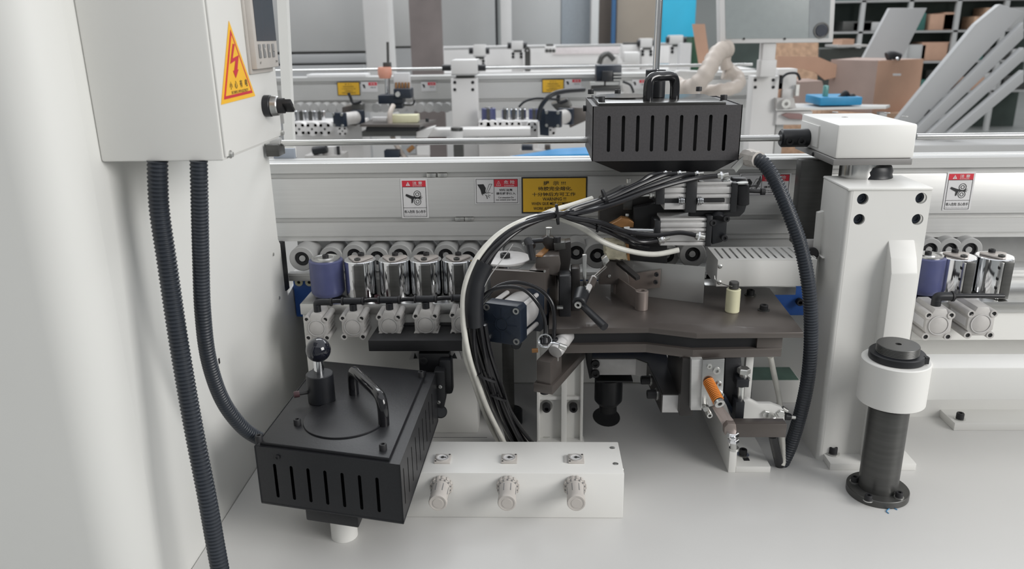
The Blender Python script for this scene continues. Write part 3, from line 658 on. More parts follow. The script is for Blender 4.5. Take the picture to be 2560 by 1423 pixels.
# ================================================================= pressure regulator box
yF = 1.148; zT = P(1300, 1183, yF).z; yB = Pz(1300, 1104, zT).y
x0_, x1_ = P(997, 1293, yF).x, P(1559, 1240, yF).x
t = T('regulator_box', 'low white control box with three pressure regulators and gauges on the bed', 'control box')
t.add('cover', MB().box(x0_, x1_, yF, yB, ZB, zT, .0018), WHITE)
for k, x in enumerate((1107, 1273, 1440)):
    q = Pz(x, 1150, zT); i = t.add('pressure_gauge', MB().box(q.x-.0135, q.x+.0135, q.y-.0135, q.y+.0135, zT, zT+.004, .0008), LGREY)
    t.add('gauge_ring', MB().ring(q+V((0, 0, .004)), ZP, .0115, .0092, .0018, 32), CASTG, parent=i)
    t.add('gauge_face', MB().lathe(q+V((0, 0, .0042)), ZP, [(.0092, 0), (.0092, .0003), (0, .0003)], 32), CREAM if 0 else STW, parent=i)
    t.add('needle', MB().box(q.x-.001, q.x+.006, q.y-.0008, q.y+.0008, zT+.0048, zT+.0056, m=None), INK, parent=i)
    t.add('pointer_hub', MB().cyl(q+V((0, 0, .0045)), q+V((0, 0, .006)), .0028, seg=14), PILL, parent=i)
    for s_ in (-1, 1): t.add('gauge_screw', MB().bolt(q+V((s_*.0110, s_*.0110, .0038)), ZP, .0016, .0008), DBLACK, parent=i)
    if k == 2: t.add('gauge_shim', MB().box(q.x-.020, q.x-.0135, q.y-.010, q.y+.012, zT, zT+.002), CASTG, parent=i)
    c = P(x-3, 1213, yF); 
    i = t.add('regulator_collar', MB().cyl(c, c+V((0, -.010, -.000)), .0172, bev=.001, seg=36), LGREY, label='beige plastic regulator collar')
    for j in range(14):
        a = 2*math.pi*j/14; mm = Matrix.Translation(c) @ Matrix.Rotation(a, 4, 'Y')
        t.add('collar_tooth', MB().box(.0165, .0192, -.009, -.001, -.0022, .0022, .0004, m=mm), LGREY, parent=i)
        t.add('collar_hole', MB().box(.0150, .0174, -.0104, -.0085, -.0012, .0012, m=Matrix.Translation(c) @ Matrix.Rotation(a+math.pi/14, 4, 'Y')), GASK, parent=i)
    e = c+V((0, -.046, 0))
    i = t.add('regulator_knob', MB().lathe(c+V((0, -.008, 0)), (0, -1, 0), [(.0152, 0), (.0150, .002), (.0143, .036), (.0150, .0365), (.0150, .044), (.0140, .046), (.0118, .046), (.0115, .0455), (.0085, .0455), (.0082, .046), (0, .046)], 40), LGREY, label='beige plastic regulator knob')
    for j in range(8):
        t.add('knob_groove', MB().box(.0143, .0150, -.036, -.016, -.0007, .0007, m=Matrix.Translation(c) @ Matrix.Rotation(2*math.pi*(j+.5)/8, 4, 'Y')), GASK, parent=i)
for (x, y) in ((1531, 1120), (1539, 1160)):
    q = Pz(x, y, zT); t.add('screw', MB().lathe(q, ZP, [(.0048, 0), (.0048, .0004), (.003, .0012), (0, .0014)], 20), ZINC)
q = P(1561, 1168, yF+.02); t.add('screw', MB().lathe(V((x1_, yF+.025, zT-.008)), XP, [(.0048, 0), (.0045, .001), (0, .003)], 20), ZINC)
t.done()
# ================================================================= lower slotted box
ZU = .86
FL, FR, BR = Pz(635, 1116, ZU), Pz(1000, 1163, ZU), Pz(1090, 932, ZU); BL = FL+(BR-FR)
zlo = .762
ex = (FR-FL); wx = ex.length; ex = ex.normalized(); ey = (BR-FR); wy = ey.length; ey = ey.normalized()
t = T('slotted_box', 'black slotted metal box with ball knob and handle on a white pole, front left', 'box')
hgt = ZU-zlo
fs = []
for k in range(7):
    fx = .13+.118*k; sl = slot(wx*fx, hgt*.43, .0052, hgt*.60); fs.append(sl)
t.add('front_wall', MB().plate([(0, 0), (wx, 0), (wx, hgt), (0, hgt)], fs, FL+V((0, 0, -hgt)), ex, ZP, -.0015), BLACK)
fs = [slot(wy*(.07+.097*k), hgt*.50, .0040, hgt*.62) for k in range(9)]
t.add('right_wall', MB().plate([(0, 0), (wy, 0), (wy, hgt), (0, hgt)], fs, FR+V((0, 0, -hgt)), ey, ZP, -.0015), BLACK)
def wall(a, b, n):
    nn = (b-a).cross(ZP).normalized()*-.0015
    return t.add(n, MB().hexa([a+V((0, 0, -hgt)), b+V((0, 0, -hgt)), b+nn+V((0, 0, -hgt)), a+nn+V((0, 0, -hgt))], [a, b, b+nn, a+nn]), BLACK)
wall(BR, BL, 'rear_wall'); wall(BL, FL, 'left_wall')
t.add('floor_plate', MB().prism([FL, FR, BR, BL], zlo-.002, zlo+.001, .0008), BLACK)
ins = .007
a_, b_, c_, d_ = FL+ex*ins+ey*ins, FR-ex*(ins*2.6)+ey*ins, BR-ex*(ins*2.6)-ey*ins, BL+ex*ins-ey*ins
t.add('rim', MB().prism([FL+(ex+ey)*.001, FR+(ey-ex)*.001, BR-(ex+ey)*.001, BL+(ex-ey)*.001], ZU-.004, ZU-.001), BLACK)
i = t.add('lid', MB().prism([a_, b_, c_, d_], ZU-.001, ZU+.005, .0008), BLACK)
ZL = ZU+.005
for (x, y) in ((648, 1103), (958, 1125), (1053, 942), (744, 1062), (921, 945)):
    q = Pz(x, y, ZL); t.add('lid_screw', MB().bolt(q, ZP, .0058 if (x, y) != (921, 945) else .003, .010 if (x, y) != (921, 945) else .002), DBLACK)
dc = Pz(853, 1057, ZL)+V((.004, .012, 0)); t.add('turn_disc', MB().cyl(dc, dc+V((0, 0, .003)), .066, bev=.0006, seg=64), BLACK)
kc = Pz(805, 1001, ZL)
i = t.add('knob_collar', MB().cyl(kc, kc+V((0, 0, .050)), .0225, bev=.0012, seg=40), RUBBER)
t.add('set_screw', MB().cyl(kc+V((-.018, -.010, .020)), kc+V((-.036, -.018, .020)), .003), DBLACK, parent=i)
t.add('set_screw_head', MB().bolt(kc+V((-.032, -.0165, .020)), V((-.9, -.4, 0)), .0055, .009), mat('burgundy_screw', (.06, .03, .035), .35), parent=i)
t.add('knob_shaft', MB().cyl(kc+V((0, 0, .048)), kc+V((0, 0, .078)), .0085), CHROME, parent=i)
t.add('ball_knob', MB().sphere(kc+V((.002, 0, .092)), .0205, 36), mat('ball_black', (.008, .009, .016), .08, coat=.6), label='glossy black ball knob')
h0, h1 = Pz(885, 985, ZL), Pz(960, 1062, ZL); up_ = V((0, 0, .046)); dd = (h1-h0).normalized()
t.add('handle', MB().tube([h0, h0+up_*.62, h0+up_*.93+dd*.006, h0+up_*1.03+dd*.02, (h0+h1)/2+up_*1.03, h1+up_*1.03-dd*.02, h1+up_*.93-dd*.006, h1+up_*.62, h1], .0088, 20, sub=8), GLOSSB)
# underside box and pole
c = (FL+FR+BR+BL)/4
uq = [FL+ex*(wx*.28)+ey*.02, FL+ex*(wx*.66)+ey*.02, FL+ex*(wx*.66)+ey*.13, FL+ex*(wx*.28)+ey*.13]
t.add('lower_case', MB().prism(uq, zlo-.036, zlo-.002, .003), BLACK)
pc = (uq[0]+uq[1]+uq[2]+uq[3])/4; pc.z = 0
t.add('pole', MB().cyl(V((pc.x, pc.y, ZB)), V((pc.x, pc.y, zlo-.034)), .0215, bev=.0005, seg=32), WHITE, label='white round pole')
q = P(655, 1146, FL.y); t.add('wall_screw', MB().bolt(FL+ex*.038+V((0, 0, -.014)), ex.cross(ZP), .004, .002), DBLACK)
t.done()
# ================================================================= upper slotted box (glue pot cover)
YU = 1.40
zu0, zu1 = P(1660, 402, YU).z, P(1660, 264, YU).z
ux0, ux1 = P(1481, 330, YU).x, P(1852, 330, YU).x; ud = .205; hh = zu1-zu0; uw = ux1-ux0
t = T('slotted_box', 'black slotted metal box lightened to a lit charcoal with black handle hanging from a chrome tube, upper right', 'box')
fs = [slot(uw*(.111+.0975*k), hh*.50, .0058, hh*.66) for k in range(9)]
t.add('front_wall', MB().plate([(0, 0), (uw, 0), (uw, hh), (0, hh)], fs, (ux0, YU+.0015, zu0), XP, ZP, .0015), LITBLK)
fs = [slot(ud*(.12+.095*k), hh*.50, .0045, hh*.62) for k in range(9)]
t.add('left_wall', MB().plate([(0, 0), (ud, 0), (ud, hh), (0, hh)], fs, (ux0, YU, zu0), YP, ZP, .0015), LITBLK)
t.add('right_wall', MB().plate([(0, 0), (ud, 0), (ud, hh), (0, hh)], fs, (ux1-.0015, YU, zu0), YP, ZP, .0015), LITBLK)
t.add('rear_wall', MB().box(ux0, ux1, YU+ud-.0015, YU+ud, zu0, zu1), LITBLK)
t.add('inner_tank', MB().box(ux0+.02, ux1-.02, YU+.02, YU+ud-.02, zu0, zu1-.006), DBLACK)
lo_ = [(ux0+.003, YU+.002), (ux1-.003, YU+.002), (ux1-.003, YU+ud-.002), (ux0+.003, YU+ud-.002)]
zu2 = P(1660, 430, YU+.03).z
t.add('hopper', MB().hexa([V((ux0+.055, YU+.03, zu2)), V((ux1-.035, YU+.03, zu2)), V((ux1-.035, YU+ud-.03, zu2)), V((ux0+.055, YU+ud-.03, zu2))], [V((a, b, zu0)) for a, b in lo_]), BLACK, label='tapered matt black underside')
t.add('rim', MB().box(ux0+.001, ux1-.001, YU+.001, YU+ud-.001, zu1-.005, zu1-.002), LITBLK)
i = t.add('lid', MB().box(ux0+.010, ux1-.028, YU+.003, YU+ud-.012, zu1-.002, zu1+.005, .0008), SATB)
ZLU = zu1+.005
for (x, y, s_) in ((1504, 254, .006), (1809, 250, .006), (1477, 235, .006), (1544, 236, .006), (1747, 228, .006)):
    t.add('lid_screw', MB().bolt(Pz(x, y, ZLU), ZP, s_, .009), DBLACK)
dc = Pz(1560, 243, ZLU); t.add('turn_disc', MB().cyl(dc, dc+V((0, 0, .003)), .055, bev=.0006, seg=64), SATB)
h0, h1 = Pz(1622, 254, ZLU), Pz(1682, 246, ZLU); up_ = V((0, 0, .040)); h0.y = YU+.045; h1.y = YU+.075
h0 = V((P(1620, 240, h0.y).x, h0.y, ZLU)); h1 = V((P(1686, 240, h1.y).x, h1.y, ZLU)); dd = (h1-h0).normalized()
t.add('handle', MB().tube([h0, h0+up_*.62, h0+up_*.93+dd*.004, h0+up_*1.03+dd*.015, (h0+h1)/2+up_*1.03, h1+up_*1.03-dd*.012, h1+up_*.93-dd*.004, h1+up_*.62, h1], .0088, 20, sub=8), GLOSSB)
kc = V((P(1638, 215, YU+.12).x, YU+.12, ZLU)); ktop = P(1638, 174, YU+.12).z
t.add('tube_collar', MB().cyl(kc, V((kc.x, kc.y, ktop)), .0185, bev=.001, seg=36), RUBBER)
t.add('hanging_tube', MB().cyl(V((kc.x, kc.y, ktop)), V((kc.x+.004, kc.y, 1.75)), .0062, seg=20), CHROME)
t.add('side_knob', MB().cyl(V((ux0-.006, YU+.19, zu1-.020)), V((ux0+.002, YU+.19, zu1-.020)), .006), DBLACK)
t.done()
# ================================================================= work table
ZT = .964
def T2(x, y, z=ZT): p = Pz(x, y, z); return (p.x, p.y)
fpt = [T2(1372, 822), T2(1622, 819), T2(1742, 833), T2(2010, 831)]
bpt = [T2(1924, 720), T2(1500, 702), T2(1372, 702)]
t = T('work_table', 'dark bronze steel work table with cranked front edge, two plates on a black layer', 'table')
poly = fpt+bpt
t.add('top_plate', MB().prism(poly, ZT-.0105, ZT, .0015), BROWN)
def shift(q, dx, dy): return (q[0]+dx, q[1]+dy)
fl = [shift(fpt[0], 0, .008), shift(fpt[1], -.002, .008), shift(fpt[2], -.003, .008), (P(1957, 850, 1.262).x, 1.262)]
bl_ = [(fl[3][0], 1.42), (fpt[0][0], 1.46)]
t.add('black_layer', MB().prism([shift(q, 0, .010) for q in fl[:3]]+[(fl[3][0]-.002, 1.272)]+bl_, ZT-.034, ZT-.0105), DBLACK)
t.add('end_block', MB().box(P(1893, 850, 1.262).x, fl[3][0], 1.262, 1.30, ZT-.034, ZT-.0108, .001), BROWN)
t.add('lower_plate', MB().prism(fl+bl_, ZT-.050, ZT-.034, .001), BROWN)
t.done()
for (x, y, l) in ((1872, 738, 'upper'), (1905, 776, 'lower')):
    q = Pz(x, y, ZT); t = T('table_bolt', 'black socket bolt on the dark table right of the cream bottle, the %s one' % l, 'bolt', 'black bolts on the table')
    t.add('washer', MB().ring(q+V((.003, 0, 0)), ZP, .0105, .004, .0016), PILL); t.add('head', MB().bolt(q+V((.003, 0, .0016)), ZP, .0075, .009), DBLACK); t.done()
q = Pz(1830, 779, ZT); zc_ = P(1831, 722, q.y).z; zt_ = P(1831, 704, q.y).z
t = T('cream_bottle', 'small cream cylinder bottle with dark cap standing on the dark table', 'bottle')
t.add('body', MB().lathe(q, ZP, [(0, 0), (.0118, 0), (.0128, .0015), (.0128, zc_-ZT-.001), (.0118, zc_-ZT), (0, zc_-ZT)], 32), CREAM)
t.add('cap', MB().cyl(V((q.x, q.y, zc_)), V((q.x, q.y, zt_)), .0088, bev=.0015, seg=28), PILL); t.done()
# polished plate
a, b = Pz(1526, 731, ZT), Pz(1757, 759, ZT); za = P(1757, 668, b.y).z; n_ = (b-a).cross(ZP).normalized()*-.003
t = T('polished_plate', 'grey polished steel fence plate standing on the dark table', 'plate')
zz_ = P(1526, 648, a.y).z
t.add('plate', MB().hexa([a, b, b+n_, a+n_], [V((a.x, a.y, zz_)), V((b.x, b.y, za)), V((b.x, b.y, za))+n_, V((a.x, a.y, zz_))+n_], .0004), mat('satin_steel', (.46, .46, .45), .28, .55, noise=.05, scale=14))
q = P(1632, 668, a.y-.01); t.add('guide_pin', MB().cyl(V((q.x, q.y-.006, P(1632, 690, a.y).z)), V((q.x, q.y-.006, P(1632, 665, a.y).z)), .0095, bev=.001), BROWN); t.done()
# bent bracket
Fp = Pz(1540, 737, ZT); Yp_ = a.y+(b.y-a.y)*.54-.006; Ep = P(1650, 718, Yp_); Np = Pz(1597, 776, ZT)
ztop = P(1540, 690, Fp.y).z; dz = ztop-ZT
zfe = P(1650, 673, Ep.y).z
t = T('bent_guide', 'V shaped bent steel guide bracket with rolled end standing on the dark table', 'bracket')
def strip(a, b, z0a, z1a, z0b, z1b, th):
    n = (b-a).cross(ZP).normalized()*th
    return MB().hexa([V((a.x, a.y, z0a)), V((b.x, b.y, z0b)), V((b.x+n.x, b.y+n.y, z0b)), V((a.x+n.x, a.y+n.y, z0a))], [V((a.x, a.y, z1a)), V((b.x, b.y, z1b)), V((b.x+n.x, b.y+n.y, z1b)), V((a.x+n.x, a.y+n.y, z1a))], .0005)
t.add('rear_leg', strip(Fp, Ep, ZT+.004, ztop, Ep.z, zfe, .0025), BRS)
t.add('front_leg', strip(Fp, Np, ZT+.002, ztop, ZT+.002, ztop-.002, .0025), BRS)
t.add('fold', MB().cyl(V((Fp.x-.001, Fp.y, ZT+.003)), V((Fp.x-.001, Fp.y, ztop)), .0045), BRS)
nq = Pz(1604, 776, ZT); t.add('rolled_end', MB().ring(V((nq.x, nq.y+.006, ZT)), ZP, .0118, .0055, ztop-ZT-.002, 32, .0006), BRS)
for (x, y) in ((1641, 686), (1639, 705)): t.add('screw', MB().bolt(P(x, y, Ep.y-.0035), (-.1, -1, 0), .0042, .003), DBLACK)
t.done()
# guide block, wrapped block, dark block on the table rear
t = T('guide_block', 'brown steel guide block in the shadow behind the lever on the table', 'block')
t.add('block', MB().fpoly([(1497, 712), (1500, 690), (1520, 652), (1548, 655), (1572, 690), (1574, 712)], 1.44, .03, .002), BROWN)
t.add('slope_bar', MB().hexa([P(1541, 655, 1.43), P(1556, 652, 1.43), P(1600, 690, 1.40), P(1590, 695, 1.40)], [P(1541, 662, 1.43), P(1556, 660, 1.43), P(1600, 698, 1.40), P(1590, 702, 1.40)]), DKBR)
for (x, y) in ((1523, 690), (1563, 672)): t.add('screw', MB().bolt(P(x, y, 1.44), (0, -1, 0), .003, .002), STEEL)
t.done()
t = T('wrapped_block', 'small block wrapped in crinkled cream plastic above the table', 'block')
mb = MB().fpoly([(1513, 613), (1563, 611), (1568, 650), (1515, 648)], 1.42, .05, .001)
bmesh.ops.subdivide_edges(mb.b, edges=mb.b.edges[:], cuts=5, use_grid_fill=True)
for v in mb.b.verts: v.co += V((random.uniform(-1, 1), random.uniform(-1, 1), random.uniform(-1, 1)))*.0012
t.add('wrapping', mb, PLAST); t.add('edge', MB().fpoly([(1564, 610), (1572, 611), (1575, 652), (1568, 651)], 1.425, .04), BRASS); t.done()
t = T('dark_block', 'matt black block under the lower air cylinder', 'block')
t.add('block', MB().fpoly([(1570, 612), (1640, 598), (1668, 612), (1668, 660), (1570, 650)], 1.45, .06, .001), DBLACK); t.done()
# ================================================================= brown bracket with press cylinder
K = P(1363, 682, 1.33); zk = K.z
L_ = Pz(1226, 674, zk); R_ = Pz(1395, 645, zk)
t = T('press_bracket', 'brown steel L bracket carrying the navy press cylinder beside the chrome rollers', 'bracket')
def wallp(a, b, th): n = (b-a).cross(ZP).normalized()*-th; return [(a.x, a.y), (b.x, b.y), (b.x+n.x, b.y+n.y), (a.x+n.x, a.y+n.y)]
t.add('front_plate', MB().prism(wallp(L_, K, .012), ZT-.0, zk, .001), BROWN)
t.add('side_plate', MB().prism([(K.x-.03, K.y+.012), (K.x, K.y), (R_.x, R_.y), (R_.x-.03, R_.y+.02)], ZT-.0, zk, .001), BROWN)
t.add('upper_step', MB().fpoly([(1339, 682), (1339, 643), (1352, 642), (1398, 640), (1402, 660), (1396, 690)], 1.36, .05, .001), BROWN)
t.add('oiled_edge', MB().hexa([P(1339, 642, 1.358), P(1355, 643, 1.358), P(1379, 619, 1.42), P(1366, 617, 1.42)], [P(1339, 638, 1.358), P(1355, 639, 1.358), P(1379, 616, 1.42), P(1366, 614, 1.42)]), BRASS, label='amber oiled steel edge')
t.add('end_wall', MB().fpoly([(1388, 612), (1427, 604), (1428, 640), (1420, 700), (1400, 720), (1390, 680)], 1.41, .03, .001), DKBR)
t.add('screw', MB().bolt(P(1362, 678, 1.33), (-.3, -1, 0), .0022, .001), ZINC)
t.done()
t = T('clamp_block', 'grey clamp block with black screw and steel stud above the brown bracket', 'clamp')
t.add('block', MB().fpoly([(1384, 610), (1413, 606), (1414, 623), (1386, 628)], 1.39, .03, .001), PILL)
t.add('rough_casting', MB().fpoly([(1352, 600), (1365, 592), (1385, 596), (1390, 626), (1368, 625), (1358, 612)], 1.40, .02, .002), DKBR)
t.add('stud', MB().cyl(P(1371, 593, 1.41), P(1371, 571, 1.41), .0038), STEEL); t.add('nut', MB().hexb(P(1372, 572, 1.41), ZP, .0065, .003), ZINC)
t.add('screw', MB().cyl(P(1393, 607, 1.40), P(1393, 592, 1.40), .0065, bev=.001), DBLACK); t.done()
t = T('clamp_lever', 'black ratchet lever above the round silver plate', 'lever')
t.add('arm', MB().tube([P(1358, 601, 1.37), P(1335, 603, 1.37), P(1322, 605, 1.37)], .0042), RUBBER)
t.add('hub', MB().cyl(P(1318, 600, 1.375), P(1330, 618, 1.36), .008, bev=.001), RUBBER)
t.add('handle', MB().tube([P(1324, 612, 1.36), P(1328, 635, 1.355), P(1332, 652, 1.35)], .0065, rf=lambda u: 1-.2*u), RUBBER)
t.add('tip', MB().cyl(P(1308, 607, 1.37), P(1312, 614, 1.37), .0028), ZINC); t.done()
# black block and plates between bracket and lever
t = T('black_valve_block', 'tall black block with rounded top between the brown bracket and the silver strip', 'block')
t.add('body', MB().fbox(1398, 690, 1428, 800, 1.33, .04, .003), BLACK)
t.add('top_ring', MB().cyl(P(1413, 692, 1.35), P(1413, 681, 1.35), .0105, bev=.002), RUBBER)
t.add('side_body', MB().fbox(1428, 672, 1450, 780, 1.36, .03, .002), DKBR)
t.add('base_clip', MB().fbox(1392, 768, 1408, 774, 1.31, .01, .001), ZINC); t.done()
t = T('silver_strip', 'upright bright steel strip beside the black ratchet lever', 'strip')
t.add('strip', MB().fpoly([(1456, 638), (1467, 637), (1465, 725), (1458, 725)], 1.34, .008, .0008), STEEL); t.done()
t = T('ratchet_lever', 'black ratchet clamp lever with long handle lying over the table edge', 'lever')
c = P(1452, 745, 1.30)
t.add('hub', MB().cyl(c+V((.004, .02, .004)), c+V((-.004, -.016, -.005)), .0135, .012, bev=.002), RUBBER)
t.add('hub_screw', MB().ring(c+V((-.0050, -.017, -.006)), (-.3, -1, -.2), .0062, .0028, .0035), ZINC)
t.add('handle', MB().tube([c+V((0, -.008, -.008)), P(1480, 787, 1.265), P(1512, 818, 1.235)], .0068, 16, rf=lambda u: .85+.2*u), RUBBER); t.done()
t = T('link_rod', 'jointed brass coloured steel link rod rising behind the ratchet lever', 'rod')
t.add('lower_rod', MB().cyl(P(1466, 730, 1.31), P(1484, 695, 1.36), .0055), ALUB); t.add('upper_rod', MB().cyl(P(1484, 695, 1.36), P(1514, 668, 1.40), .0032), STEEL)
t.add('collar', MB().cyl(P(1474, 718, 1.33), P(1482, 700, 1.355), .0075), BROWN); t.add('joint', MB().fpoly([(1504, 650), (1517, 640), (1524, 652), (1510, 668)], 1.41, .02, .001), ZINC); t.done()
# press cylinder, yawed 22 degrees
al = math.radians(22); ax = V((math.sin(al), math.cos(al), 0)); sd = V((math.cos(al), -math.sin(al), 0))
cF = P(1254, 811, 1.255); s_ = .0355
def sq(c, s, d0, d1, m_b=.001, dzz=0, r=.006):
    q = [(-s, -s+r), (-s+r, -s), (s-r, -s), (s, -s+r), (s, s-r), (s-r, s), (-s+r, s), (-s, s-r)]
    return MB().hexa([c+sd*a+ZP*(b+dzz)+ax*d0 for a, b in q], [c+sd*a+ZP*(b+dzz)+ax*d1 for a, b in q], m_b)
t = T('press_cylinder', 'large air cylinder with square navy end cap and steel tie rods', 'cylinder')
i = t.add('front_cap', sq(cF, s_, 0, .028), NAVY, label='square navy end cap')
t.add('cap_recess', MB().ring(cF-ax*.0012, ax, .0125, .0112, .0014, 32), NAVY, parent=i)
t.add('cap_boss', MB().cyl(cF-ax*.0008, cF+ax*.001, .0100, bev=.0004), NAVY, parent=i)
for k in range(8):
    a = math.pi*k/4; d_ = sd*math.cos(a)+ZP*math.sin(a); w_ = d_.cross(ax)*.0007
    p0, p1 = cF+d_*.0135-ax*.0006, cF+d_*(.029 if k % 2 == 0 else .024)-ax*.0006
    t.add('cap_rib', MB().hexa([p0-w_, p1-w_, p1+w_, p0+w_], [p+ax*.0012 for p in (p0-w_, p1-w_, p1+w_, p0+w_)]), NAVY, parent=i)
for a in (-1, 1):
    for b in (-1, 1):
        q = cF+sd*a*.0275+ZP*b*.0275; t.add('cap_screw', MB().ring(q-ax*.002, ax, .0056, .0030, .003, 20), ZINC, parent=i)
        t.add('tie_rod', MB().cyl(q+ax*.02, q+ax*.13, .0042), ALUB)
t.add('barrel', MB().cyl(cF+ax*.026, cF+ax*.095, .0315, seg=48), ALUB)
t.add('rear_cap', sq(cF+V((0, 0, -.002)), .040, .092, .125), NAVY)
t.add('port_lug', MB().cyl(cF+V((.024, .004, -.040)), cF+V((.026, .018, -.040)), .0085, bev=.001), RUBBER)
t.done()
one('port_elbow', MB().tube([P(1204, 783, 1.27), P(1190, 786, 1.265), P(1187, 794, 1.262), P(1187, 808, 1.26)], .0095, 16), RUBBER, 'black push-in elbow on the left side of the navy press cylinder', 'fitting')
t = T('air_tube', 'pair of glossy black air tubes arching over the navy press cylinder', 'tube')
t.add('tube', MB().tube([P(1187, 780, 1.24), P(1215, 735, 1.235), P(1260, 718, 1.23), P(1310, 725, 1.23), P(1345, 760, 1.23), P(1362, 800, 1.235), P(1362, 845, 1.24)], .0034, 12), TUBEB)
t.add('tube', MB().tube([P(1190, 775, 1.26), P(1235, 722, 1.27), P(1290, 706, 1.28), P(1345, 722, 1.28), P(1378, 755, 1.275), P(1386, 800, 1.27), P(1384, 850, 1.26)], .0036, 12), TUBEB)
t.done()
# bar with micro valve
c = P(1359, 932, 1.235)
def ob(c, w0, w1, l0, l1, z0, z1, bev=.001):
    q = [c+sd*a+ax*l for a, l in ((w0, l0), (w1, l0), (w1, l1), (w0, l1))]
    return MB().hexa([p+ZP*z0 for p in q], [p+ZP*z1 for p in q], bev)
t = T('stop_bar', 'brown steel bar with chamfered end on a wider foot strip below the navy cylinder', 'bar')
t.add('bar', ob(c, -.013, .013, 0, .055, -.021, .021), BROWN)
t.add('foot_strip', ob(c, -.0175, .018, -.004, .17, -.037, -.021), BROWN)
t.add('screw', MB().cyl(c+V((.002, .02, -.048)), c+V((.002, .02, -.037)), .008), DBLACK)
t.add('side_clip', MB().hexa([P(1391, 895, 1.262), P(1396, 889, 1.262), P(1396, 902, 1.262), P(1391, 908, 1.262)], [P(1393, 895, 1.27), P(1398, 889, 1.27), P(1398, 902, 1.27), P(1393, 908, 1.27)]), ZINC)
t.done()
t = T('micro_valve', 'silver and cream flow valve lying above the brown bar', 'valve')
p0, p1 = P(1388, 880, 1.25), P(1424, 826, 1.30); dv = (p1-p0)
t.add('body', MB().lathe(p0, dv, [(0, 0), (.0125, 0), (.0135, .008), (.0135, .020), (.0120, .021), (.0120, .026), (.0140, .028), (.0145, .048), (.0125, .052), (.0065, .054), (.0065, .060), (0, .060)], 28), ALUB)
t.add('knob', MB().lathe(p0+dv.normalized()*.0595, dv, [(0, 0), (.0045, 0), (.0045, .006), (.008, .006), (.008, .009), (0, .009)], 20), RUBBER)
t.add('clip', MB().tube([P(1348, 850, 1.235), P(1352, 864, 1.232), P(1368, 868, 1.23), P(1378, 858, 1.23), P(1395, 860, 1.228), P(1412, 868, 1.228)], .0020), CHROME)
t.add('clip_barrel', MB().cyl(P(1398, 864, 1.226), P(1415, 870, 1.226), .0048), ZINC); t.done()
t = T('tube_elbow', 'black swivel elbow with chrome ring at the end of the arching air tubes', 'fitting')
t.add('body', MB().cyl(P(1362, 842, 1.245), P(1362, 862, 1.24), .0085, bev=.002), RUBBER); t.add('ring', MB().ring(P(1362, 852, 1.235), (.1, -1, .1), .0125, .0105, .002, 28), CHROME)
t.add('socket', MB().cyl(P(1385, 845, 1.262), P(1384, 868, 1.262), .0075, bev=.001), RUBBER); t.add('nipple', MB().cyl(P(1330, 877, 1.25), P(1345, 876, 1.25), .004), BRASS); t.done()
# support leg
Yl = 1.40
t = T('support_leg', 'white bolted H shaped leg under the left end of the work table', 'leg')
ztl = ZT-.050
zl_ = lambda y: P(1400, y, Yl).z
def col(x0, x1, Y0, Y1, z0=ZB+.002, z1=ztl, b=.001): return MB().box(P(x0, 1000, Yl).x, P(x1, 1000, Yl).x, Y0, Y1, z0, z1, b)
t.add('web', col(1343, 1458, Yl+.012, Yl+.02), WHITE); t.add('left_rib', col(1342, 1350, Yl, Yl+.014), WHITE); t.add('centre_rib', col(1403, 1417, Yl-.006, Yl+.014), WHITE); t.add('right_rib', col(1451, 1458, Yl, Yl+.014), WHITE)
t.add('cross_bar', MB().box(P(1350, 1000, Yl).x, P(1403, 1000, Yl).x, Yl+.004, Yl+.014, zl_(1002), zl_(994)), WHITE)
t.add('cross_bar', MB().box(P(1417, 1000, Yl).x, P(1451, 1000, Yl).x, Yl+.004, Yl+.014, zl_(1002), zl_(994)), WHITE)
i = t.add('foot', MB().box(P(1342, 1100, Yl).x, P(1460, 1100, Yl).x, Yl-.045, Yl+.02, ZB, ZB+.008, .001), WHITE)
for (x, y) in ((1366, 1015), (1433, 1015)):
    q = P(x, y, Yl+.010); j = t.add('washer', MB().ring(q+V((0, .002, 0)), (0, -1, 0), .0125, .004, .002), ZINC); t.add('bolt', MB().bolt(q, (0, -1, 0), .0082, .016), DBLACK, parent=j)
for (x, y) in ((1366, 1088), (1435, 1086)):
    q = Pz(x, y, ZB+.008); j = t.add('washer', MB().ring(q, ZP, .0125, .004, .002), ZINC); t.add('bolt', MB().bolt(q+V((0, 0, .002)), ZP, .0075, .014), DBLACK, parent=j)
t.done()
t = T('dark_post', 'slim dark post with round rubber foot under the navy cylinder', 'post')
q = Pz(1281, 1057, ZB)
t.add('shaft', MB().box(P(1257, 950, q.y).x, P(1285, 950, q.y).x, q.y-.008, q.y+.008, ZB+.02, P(1270, 845, q.y).z, .001), PILL)
t.add('round_foot', MB().cyl(q, q+V((0, 0, .032)), .0215, bev=.002, seg=36), RUBBER); t.done()
# ================================================================= motor, arm plate, support unit
Ya = 1.275; za1, za0 = P(1680, 987, Ya).z, P(1680, 1032, Ya).z
A2 = [Pz(x, y, za1) for x, y in ((1657, 987), (1620, 908), (1590, 897), (1480, 897))]
t = T('cranked_arm', 'thick cranked aluminium arm plate under the work table with black bolts', 'arm')
pl = [A2[3], A2[2], A2[1], A2[0], Pz(1706, 987, za1), V((Pz(1706, 987, za1).x, 1.40, 0)), Pz(1672, 905, za1)+V((0, .05, 0)), A2[3]+V((.17, .09, 0)), A2[3]+V((0, .07, 0))]
pts = [(p.x, p.y) for p in pl]
t.add('arm_plate', MB().prism(pts, za0, za1-.001, .001), ALUB)
t.add('shaded_top', MB().prism(pts, za1-.001, za1+.001), DKBR)  # shade under the table, put onto the aluminium as a dark sheet
n2 = (A2[1]-A2[0]); nl = V((n2.y, -n2.x, 0)).normalized()
if nl.x > 0: nl = -nl
th_ = .002
